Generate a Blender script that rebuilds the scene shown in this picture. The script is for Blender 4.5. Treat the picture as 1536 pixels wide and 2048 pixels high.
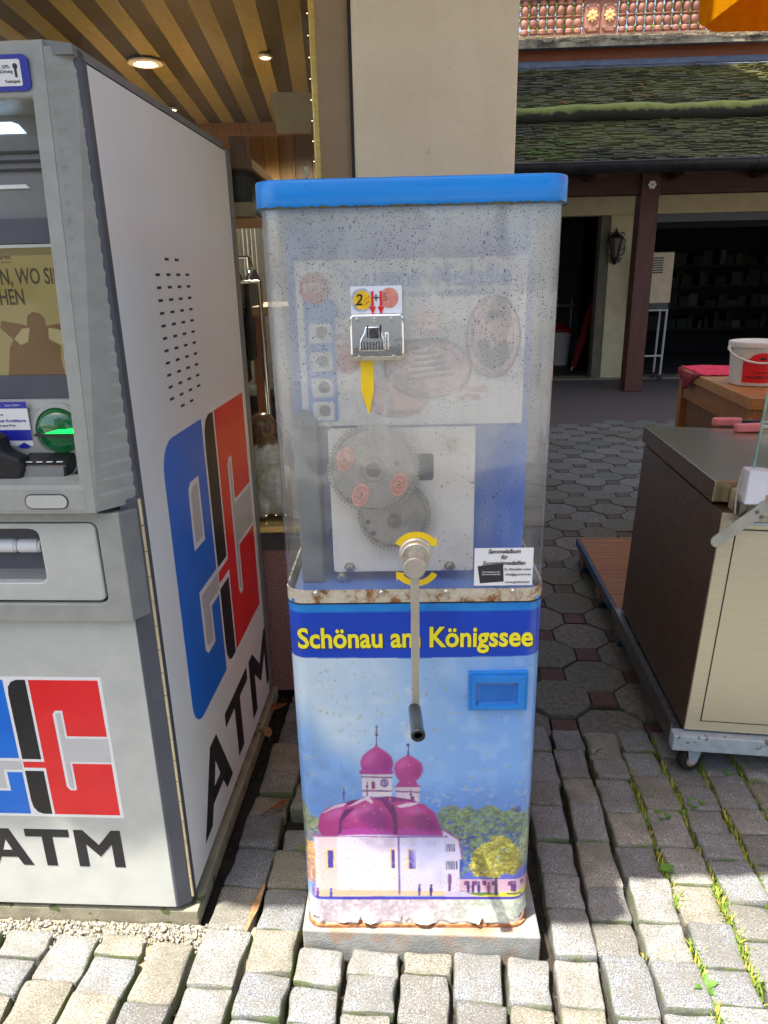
import bpy, bmesh, math, random
import numpy as np
from mathutils import Vector, Matrix, Euler
random.seed(7); np.random.seed(7)
sc = bpy.context.scene
COL = sc.collection
for o in list(bpy.data.objects): bpy.data.objects.remove(o)
R = math.radians

# ---------------------------------------------------------------- camera
cam_d = bpy.data.cameras.new('camera'); cam = bpy.data.objects.new('camera', cam_d); COL.objects.link(cam)
cam_d.sensor_fit = 'VERTICAL'; cam_d.sensor_height = 36.0
cam_d.lens = 36.0 * 1420.0 / 2048.0
cam_d.clip_start = 0.02; cam_d.clip_end = 2000
CAM = Vector((0, 0, 1.45))
cam.matrix_world = Matrix.Translation(CAM) @ Matrix(((0.999758, 0.021978, 0.0), (-0.006925, 0.315018, -0.949061), (-0.020858, 0.948831, 0.315094))).to_4x4()
sc.camera = cam
sc.render.resolution_x = 768; sc.render.resolution_y = 1024

# ---------------------------------------------------------------- sky, sun, exposure
SUN_DIR = Vector((0.80, 0.52, -2.43)).normalized()       # the way the light travels
elev = math.asin(-SUN_DIR.z); azim = math.atan2(-SUN_DIR.x, -SUN_DIR.y)
w = bpy.data.worlds.new('World'); sc.world = w; w.use_nodes = True
nt = w.node_tree; nt.nodes.clear()
sky = nt.nodes.new('ShaderNodeTexSky'); sky.sky_type = 'NISHITA'; sky.sun_disc = False
sky.sun_elevation = elev; sky.sun_rotation = azim % (2 * math.pi); sky.air_density = 0.9; sky.dust_density = 3.5; sky.ozone_density = 1.0
bgn = nt.nodes.new('ShaderNodeBackground'); bgn.inputs[1].default_value = 0.12
won = nt.nodes.new('ShaderNodeOutputWorld')
nt.links.new(sky.outputs[0], bgn.inputs[0]); nt.links.new(bgn.outputs[0], won.inputs[0])
sl = bpy.data.lights.new('sun', 'SUN'); sl.energy = 4.5; sl.angle = R(0.5); sl.color = (1.0, 0.95, 0.86)
so = bpy.data.objects.new('sun', sl); COL.objects.link(so)
so.rotation_euler = SUN_DIR.to_track_quat('-Z', 'Y').to_euler(); so.location = (-4, -3, 12)
vs = sc.view_settings; vs.view_transform = 'Standard'; vs.look = 'None'; vs.gamma = 1; vs.use_curve_mapping = False
vs.exposure = 1.62
sc.render.engine = 'CYCLES'
sc.cycles.max_bounces = 7; sc.cycles.diffuse_bounces = 3; sc.cycles.glossy_bounces = 3; sc.cycles.transparent_max_bounces = 16; sc.cycles.transmission_bounces = 6

# ---------------------------------------------------------------- helpers
def S(*c):                                    # display colour 0-255 -> linear
    return tuple(((v / 255) / 12.92 if v <= 10.3 else ((v / 255 + 0.055) / 1.055) ** 2.4) for v in c) + (1.0,)

class NT:
    def __init__(s, name):
        s.m = bpy.data.materials.new(name); s.m.use_nodes = True
        s.t = s.m.node_tree; s.t.nodes.clear()
        s.out = s.n('ShaderNodeOutputMaterial'); s.p = s.n('ShaderNodeBsdfPrincipled')
        s.l(s.p.outputs[0], s.out.inputs[0])
    def n(s, k, **kw):
        x = s.t.nodes.new(k)
        for a, b in kw.items(): setattr(x, a, b)
        return x
    def l(s, a, b): s.t.links.new(a, b)
    def pos(s, scale=(1, 1, 1), obj=False, rot=(0, 0, 0)):
        src = s.n('ShaderNodeTexCoord').outputs['Object'] if obj else s.n('ShaderNodeNewGeometry').outputs['Position']
        mp = s.n('ShaderNodeMapping'); mp.inputs['Scale'].default_value = scale; mp.inputs['Rotation'].default_value = rot
        s.l(src, mp.inputs[0]); return mp.outputs[0]
    def noise(s, v, scale, detail=4, rough=.55, dist=0):
        x = s.n('ShaderNodeTexNoise'); x.inputs['Scale'].default_value = scale; x.inputs['Detail'].default_value = detail
        x.inputs['Roughness'].default_value = rough; x.inputs['Distortion'].default_value = dist
        s.l(v, x.inputs['Vector']); return x.outputs[0]
    def ramp(s, f, stops, interp='LINEAR'):
        x = s.n('ShaderNodeValToRGB'); x.color_ramp.interpolation = interp
        e = x.color_ramp.elements
        while len(e) < len(stops): e.new(0.5)
        for i, (p, c) in enumerate(stops):
            e[i].position = p; e[i].color = c if hasattr(c, '__len__') else (c, c, c, 1)
        s.l(f, x.inputs[0]); return x.outputs[0]
    def mix(s, f, a, b, mode='MIX'):
        x = s.n('ShaderNodeMix', data_type='RGBA', blend_type=mode)
        for sock, v in ((x.inputs[0], f), (x.inputs[6], a), (x.inputs[7], b)):
            if hasattr(v, 'is_linked') or hasattr(v, 'links'): s.l(v, sock)
            else: sock.default_value = v
        return x.outputs[2]
    def math(s, op, a, b=0.0, clamp=False):
        x = s.n('ShaderNodeMath', operation=op, use_clamp=clamp)
        for sock, v in ((x.inputs[0], a), (x.inputs[1], b)):
            if hasattr(v, 'links'): s.l(v, sock)
            else: sock.default_value = v
        return x.outputs[0]
    def bump(s, h, strength=.3, dist=.01):
        x = s.n('ShaderNodeBump'); x.inputs['Strength'].default_value = strength; x.inputs['Distance'].default_value = dist
        s.l(h, x.inputs['Height']); s.l(x.outputs[0], s.p.inputs['Normal'])
    def facing(s, lo=.04, hi=.75):                # mirror share of a thin clear sheet, the same from both sides
        lw = s.n('ShaderNodeLayerWeight'); lw.inputs[0].default_value = .5
        return s.math('ADD', s.math('MULTIPLY', s.math('POWER', lw.outputs['Facing'], 5.0), hi), lo)
    def set(s, **kw):
        for k, v in kw.items():
            k = {'col': 'Base Color', 'rough': 'Roughness', 'metal': 'Metallic', 'coat': 'Coat Weight', 'coatr': 'Coat Roughness',
                 'spec': 'Specular IOR Level', 'em': 'Emission Color', 'ems': 'Emission Strength', 'trans': 'Transmission Weight', 'sss': 'Subsurface Weight', 'alpha': 'Alpha'}[k]
            if hasattr(v, 'links'): s.l(v, s.p.inputs[k])
            else: s.p.inputs[k].default_value = v
        return s.m

def pm(name, c1, c2=None, scale=8, rough=.5, metal=0, bump=0, bscale=None, coat=0, spec=.5, detail=4, lo=.35, hi=.65, stretch=(1, 1, 1), obj=False, bdist=.004, rvar=0, speck=None):
    """plain procedural surface: two tones by noise, optional bump and speckle"""
    t = NT(name); v = t.pos(stretch, obj)
    c2 = c2 or tuple(min(1, x * 1.12) for x in c1[:3]) + (1,)
    f = t.noise(v, scale, detail)
    col = t.ramp(f, [(lo, c1), (hi, c2)])
    if speck:
        sc_, th, cc = speck
        s2 = t.noise(t.pos((1, 1, 1), obj), sc_, 2, .5)
        k = t.ramp(s2, [(th, 0), (th + .03, 1)])
        col = t.mix(k, col, cc)
    t.set(col=col, metal=metal, coat=coat, spec=spec, rough=rough)
    if rvar:
        rr = t.ramp(t.noise(v, scale * 2.3, 3), [(.3, max(0, rough - rvar)), (.7, min(1, rough + rvar))]); t.set(rough=rr)
    if bump: t.bump(t.noise(v, bscale or scale * 4, 4), bump, bdist)
    return t.m

def wood(name, c1, c2, c3=None, axis=0, ring=9, rough=.55, scale=1.0, bump=.25, coat=0.0, knots=True):
    t = NT(name); st = [26 * scale] * 3; st[axis] = 1.6 * scale
    inf = t.n('ShaderNodeObjectInfo'); vv = t.n('ShaderNodeVectorMath', operation='ADD')
    cm = t.n('ShaderNodeCombineXYZ'); k = t.math('MULTIPLY', inf.outputs['Random'], 37.0)
    for i in range(3): t.l(k, cm.inputs[i])
    src = t.n('ShaderNodeTexCoord').outputs['Object']
    t.l(src, vv.inputs[0]); t.l(cm.outputs[0], vv.inputs[1])
    mp = t.n('ShaderNodeMapping'); mp.inputs['Scale'].default_value = st; t.l(vv.outputs[0], mp.inputs[0])
    f = t.noise(mp.outputs[0], 1.0, 6, .6, .6)
    g = t.noise(mp.outputs[0], ring, 3, .7)
    col = t.ramp(f, [(.3, c1), (.52, c2), (.72, c3 or c1)])
    col = t.mix(t.ramp(g, [(.42, .35), (.6, 0.0)]), col, tuple(x * .35 for x in c1[:3]) + (1,))
    hs = t.n('ShaderNodeHueSaturation'); t.l(col, hs.inputs['Color']); t.l(t.math('MULTIPLY_ADD', inf.outputs['Random'], .5), hs.inputs['Value'])
    hs.inputs['Value'].links[0].from_node.inputs[2].default_value = .75
    t.set(col=hs.outputs[0], rough=rough, coat=coat)
    t.bump(g, bump, .003)
    return t.m

class MB:
    def __init__(s): s.v = []; s.f = []; s.m = []
    def add(s, vs, fs, mi=0):
        b = len(s.v); s.v += [tuple(q) for q in vs]; s.f += [tuple(b + i for i in f) for f in fs]; s.m += [mi] * len(fs); return s
    def box(s, x0, x1, y0, y1, z0, z1, mi=0, M=None):
        vs = [Vector((x, y, z)) for x in (x0, x1) for y in (y0, y1) for z in (z0, z1)]
        if M: vs = [M @ q for q in vs]
        return s.add(vs, [(0, 1, 3, 2), (4, 6, 7, 5), (0, 4, 5, 1), (2, 3, 7, 6), (0, 2, 6, 4), (1, 5, 7, 3)], mi)
    def cyl(s, p0, p1, r0, r1=None, n=16, caps=True, mi=0):
        p0 = Vector(p0); p1 = Vector(p1); r1 = r0 if r1 is None else r1
        d = (p1 - p0).normalized(); a = d.orthogonal().normalized(); b = d.cross(a)
        vs = []
        for p, r in ((p0, r0), (p1, r1)):
            for i in range(n):
                t = 2 * math.pi * i / n; vs.append(p + (a * math.cos(t) + b * math.sin(t)) * r)
        fs = [(i, (i + 1) % n, n + (i + 1) % n, n + i) for i in range(n)]
        if caps: fs += [tuple(range(n - 1, -1, -1)), tuple(range(n, 2 * n))]
        return s.add(vs, fs, mi)
    def tube(s, path, r, n=8, mi=0, caps=True):
        P = [Vector(p) for p in path]; rs = r if hasattr(r, '__len__') else [r] * len(P); vs = []; prev = None
        for i, p in enumerate(P):
            d = (P[min(i + 1, len(P) - 1)] - P[max(i - 1, 0)]).normalized()
            if prev is None: a = d.orthogonal().normalized()
            else:
                a = prev - d * prev.dot(d); a = a.normalized() if a.length > 1e-6 else d.orthogonal().normalized()
            prev = a; b = d.cross(a)
            vs += [p + (a * math.cos(2 * math.pi * j / n) + b * math.sin(2 * math.pi * j / n)) * rs[i] for j in range(n)]
        fs = [(i * n + j, i * n + (j + 1) % n, (i + 1) * n + (j + 1) % n, (i + 1) * n + j) for i in range(len(P) - 1) for j in range(n)]
        if caps: fs += [tuple(range(n - 1, -1, -1)), tuple(range((len(P) - 1) * n, len(P) * n))]
        return s.add(vs, fs, mi)
    def lathe(s, prof, n=20, M=None, mi=0, caps=True):
        vs = []
        for r, z in prof:
            for j in range(n):
                t = 2 * math.pi * j / n; q = Vector((r * math.cos(t), r * math.sin(t), z)); vs.append(M @ q if M else q)
        k = len(prof)
        fs = [(i * n + j, i * n + (j + 1) % n, (i + 1) * n + (j + 1) % n, (i + 1) * n + j) for i in range(k - 1) for j in range(n)]
        if caps: fs += [tuple(range(n - 1, -1, -1)), tuple(range((k - 1) * n, k * n))]
        return s.add(vs, fs, mi)
    def prism(s, pts, a, b, axis='y', mi=0):
        """polygon extruded from a to b along an axis; pts are (x,z) for y, (y,z) for x, (x,y) for z"""
        mk = {'y': lambda p, t: (p[0], t, p[1]), 'x': lambda p, t: (t, p[0], p[1]), 'z': lambda p, t: (p[0], p[1], t)}[axis]
        n = len(pts); vs = [mk(p, a) for p in pts] + [mk(p, b) for p in pts]
        fs = [tuple(range(n)), tuple(range(2 * n - 1, n - 1, -1))] + [(i, n + i, n + (i + 1) % n, (i + 1) % n) for i in range(n)]
        return s.add(vs, fs, mi)
    def frame(s, o, i, a, b, axis='y', mi=0):
        """ring between outer loop o and inner loop i (same count), extruded"""
        mk = {'y': lambda p, t: (p[0], t, p[1]), 'x': lambda p, t: (t, p[0], p[1]), 'z': lambda p, t: (p[0], p[1], t)}[axis]
        n = len(o); vs = [mk(p, a) for p in o] + [mk(p, a) for p in i] + [mk(p, b) for p in o] + [mk(p, b) for p in i]
        fs = []
        for k in range(n):
            j = (k + 1) % n
            fs += [(k, j, n + j, n + k), (2 * n + k, 3 * n + k, 3 * n + j, 2 * n + j), (k, 2 * n + k, 2 * n + j, j), (n + k, n + j, 3 * n + j, 3 * n + k)]
        return s.add(vs, fs, mi)
    def mesh(s, name, mats, smooth=None):
        me = bpy.data.meshes.new(name); me.from_pydata(s.v, [], s.f)
        for m in (mats if isinstance(mats, (list, tuple)) else [mats]): me.materials.append(m)
        if any(s.m): me.polygons.foreach_set('material_index', s.m)
        bm = bmesh.new(); bm.from_mesh(me); bmesh.ops.recalc_face_normals(bm, faces=bm.faces); bm.to_mesh(me); bm.free()
        if smooth is not None:
            me.polygons.foreach_set('use_smooth', [True] * len(me.polygons)); me.set_sharp_from_angle(angle=R(smooth))
        me.update(); return me
    def build(s, name, mats, parent=None, smooth=None, bevel=0, loc=None, rot=None, seg=2, label=None):
        o = bpy.data.objects.new(name, s.mesh(name, mats, smooth)); COL.objects.link(o)
        if parent: o.parent = parent
        if loc: o.location = loc
        if rot: o.rotation_euler = rot
        if bevel:
            b = o.modifiers.new('bevel', 'BEVEL'); b.width = bevel; b.segments = seg; b.limit_method = 'ANGLE'; b.angle_limit = R(40); b.harden_normals = False
        if label: o['label'] = label
        return o

def tag(o, label=None, cat=None, group=None, kind=None):
    for k, v in (('label', label), ('category', cat), ('group', group), ('kind', kind)):
        if v: o[k] = v
    return o
def thing(name, label, cat, loc=(0, 0, 0), rotz=0, group=None, rot=None):
    o = bpy.data.objects.new(name, None); COL.objects.link(o); o.location = loc; o.rotation_euler = rot or (0, 0, rotz)
    o.empty_display_size = .05
    return tag(o, label, cat, group)
def copy_tree(o, parent=None):
    c = o.copy(); COL.objects.link(c); c.parent = parent
    for ch in list(o.children): copy_tree(ch, c)
    return c
def rrect(x0, x1, y0, y1, r, n=6):
    pts = []
    for cx, cy, a0 in ((x1 - r, y0 + r, -90), (x1 - r, y1 - r, 0), (x0 + r, y1 - r, 90), (x0 + r, y0 + r, 180)):
        for i in range(n + 1):
            a = R(a0 + 90 * i / n); pts.append((cx + r * math.cos(a), cy + r * math.sin(a)))
    return pts
def ell(cx, cy, rx, ry, n=32): return [(cx + rx * math.cos(2 * math.pi * i / n), cy + ry * math.sin(2 * math.pi * i / n)) for i in range(n)]
TEXTS = []
def text(name, body, size, mat, parent, loc, rot=(R(90), 0, 0), align='CENTER', bold=0.0, xs=1.0, ext=.0002, shear=0.0, space=1.0):
    c = bpy.data.curves.new(name, 'FONT'); c.body = body; c.size = size; c.align_x = align; c.align_y = 'CENTER'; c.offset = bold * size; c.extrude = ext; c.shear = shear; c.space_character = space
    c.resolution_u = 3
    o = bpy.data.objects.new(name, c); COL.objects.link(o); o.parent = parent
    TEXTS.append((o, mat, Matrix.Translation(loc) @ Euler(rot).to_matrix().to_4x4() @ Matrix.Diagonal((xs, 1, 1, 1))))
    return o
def finish_texts():
    dg = bpy.context.evaluated_depsgraph_get(); dg.update()
    made = [(o, m, M, bpy.data.meshes.new_from_object(o.evaluated_get(dg))) for o, m, M in TEXTS]
    for o, m, M, me in made:
        par, nm = o.parent, o.name
        cu = o.data; bpy.data.objects.remove(o); bpy.data.curves.remove(cu)
        me.transform(M); me.materials.clear(); me.materials.append(m)
        me.name = nm.split('.')[0]
        q = bpy.data.objects.new(nm.split('.')[0], me); COL.objects.link(q); q.parent = par
def flat(name, pts, y, mat, parent, t=.0005, axis='y'):
    return MB().prism(pts, y, y + (t if axis != 'x' else -t), axis).build(name, mat, parent)

# ---------------------------------------------------------------- shared materials
M_ = {}
M_['atm_grey'] = pm('atm_grey', S(146, 148, 142), S(156, 157, 151), 30, .42, bump=.06, bscale=900, bdist=.0005, rvar=.06)
M_['atm_light'] = pm('atm_light', S(178, 180, 174), S(187, 188, 182), 18, .38, coat=.35, bump=.05, bscale=700, bdist=.0005, rvar=.05, speck=(420, .74, S(90, 90, 88)))
M_['atm_side'] = pm('atm_side', S(224, 226, 224), S(229, 230, 228), 3, .42, coat=.28, rvar=.04)
M_['atm_dark'] = pm('atm_dark', S(70, 73, 84), S(78, 80, 90), 14, .4, bump=.05, bscale=600, bdist=.0005)
M_['atm_mid'] = pm('atm_mid', S(112, 114, 115), S(120, 121, 120), 20, .4)
M_['atm_black'] = pm('atm_black', S(26, 26, 28), S(36, 36, 38), 25, .35)
M_['black_rubber'] = pm('black_rubber', S(18, 18, 19), S(26, 26, 26), 30, .6, bump=.1)
M_['white_print'] = pm('white_print', S(222, 222, 222), S(228, 228, 226), 20, .35)
M_['blue_print'] = pm('blue_print', S(0, 104, 206), S(0, 110, 214), 12, .38, coat=.1)
M_['red_print'] = pm('red_print', S(220, 24, 32), S(228, 32, 40), 12, .38, coat=.1)
M_['black_print'] = pm('black_print', S(20, 20, 24), S(28, 28, 32), 12, .45, coat=.04)
M_['grey_print'] = pm('grey_print', S(186, 186, 186), S(190, 190, 190), 12, .3, coat=.2)
M_['navy_print'] = pm('navy_print', S(34, 40, 150), S(38, 46, 160), 12, .3)
M_['ink'] = pm('ink', S(40, 40, 48), S(54, 54, 60), 12, .5)
M_['chrome'] = pm('chrome', S(225, 226, 228), S(235, 235, 236), 10, .06, metal=1, bump=.03, bscale=60)
M_['steel'] = pm('steel', S(186, 182, 172), S(202, 198, 186), 40, .3, metal=1, rvar=.08, stretch=(1, 1, 12))
M_['steel_dark'] = pm('steel_dark', S(120, 118, 114), S(140, 138, 132), 40, .4, metal=1)
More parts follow.
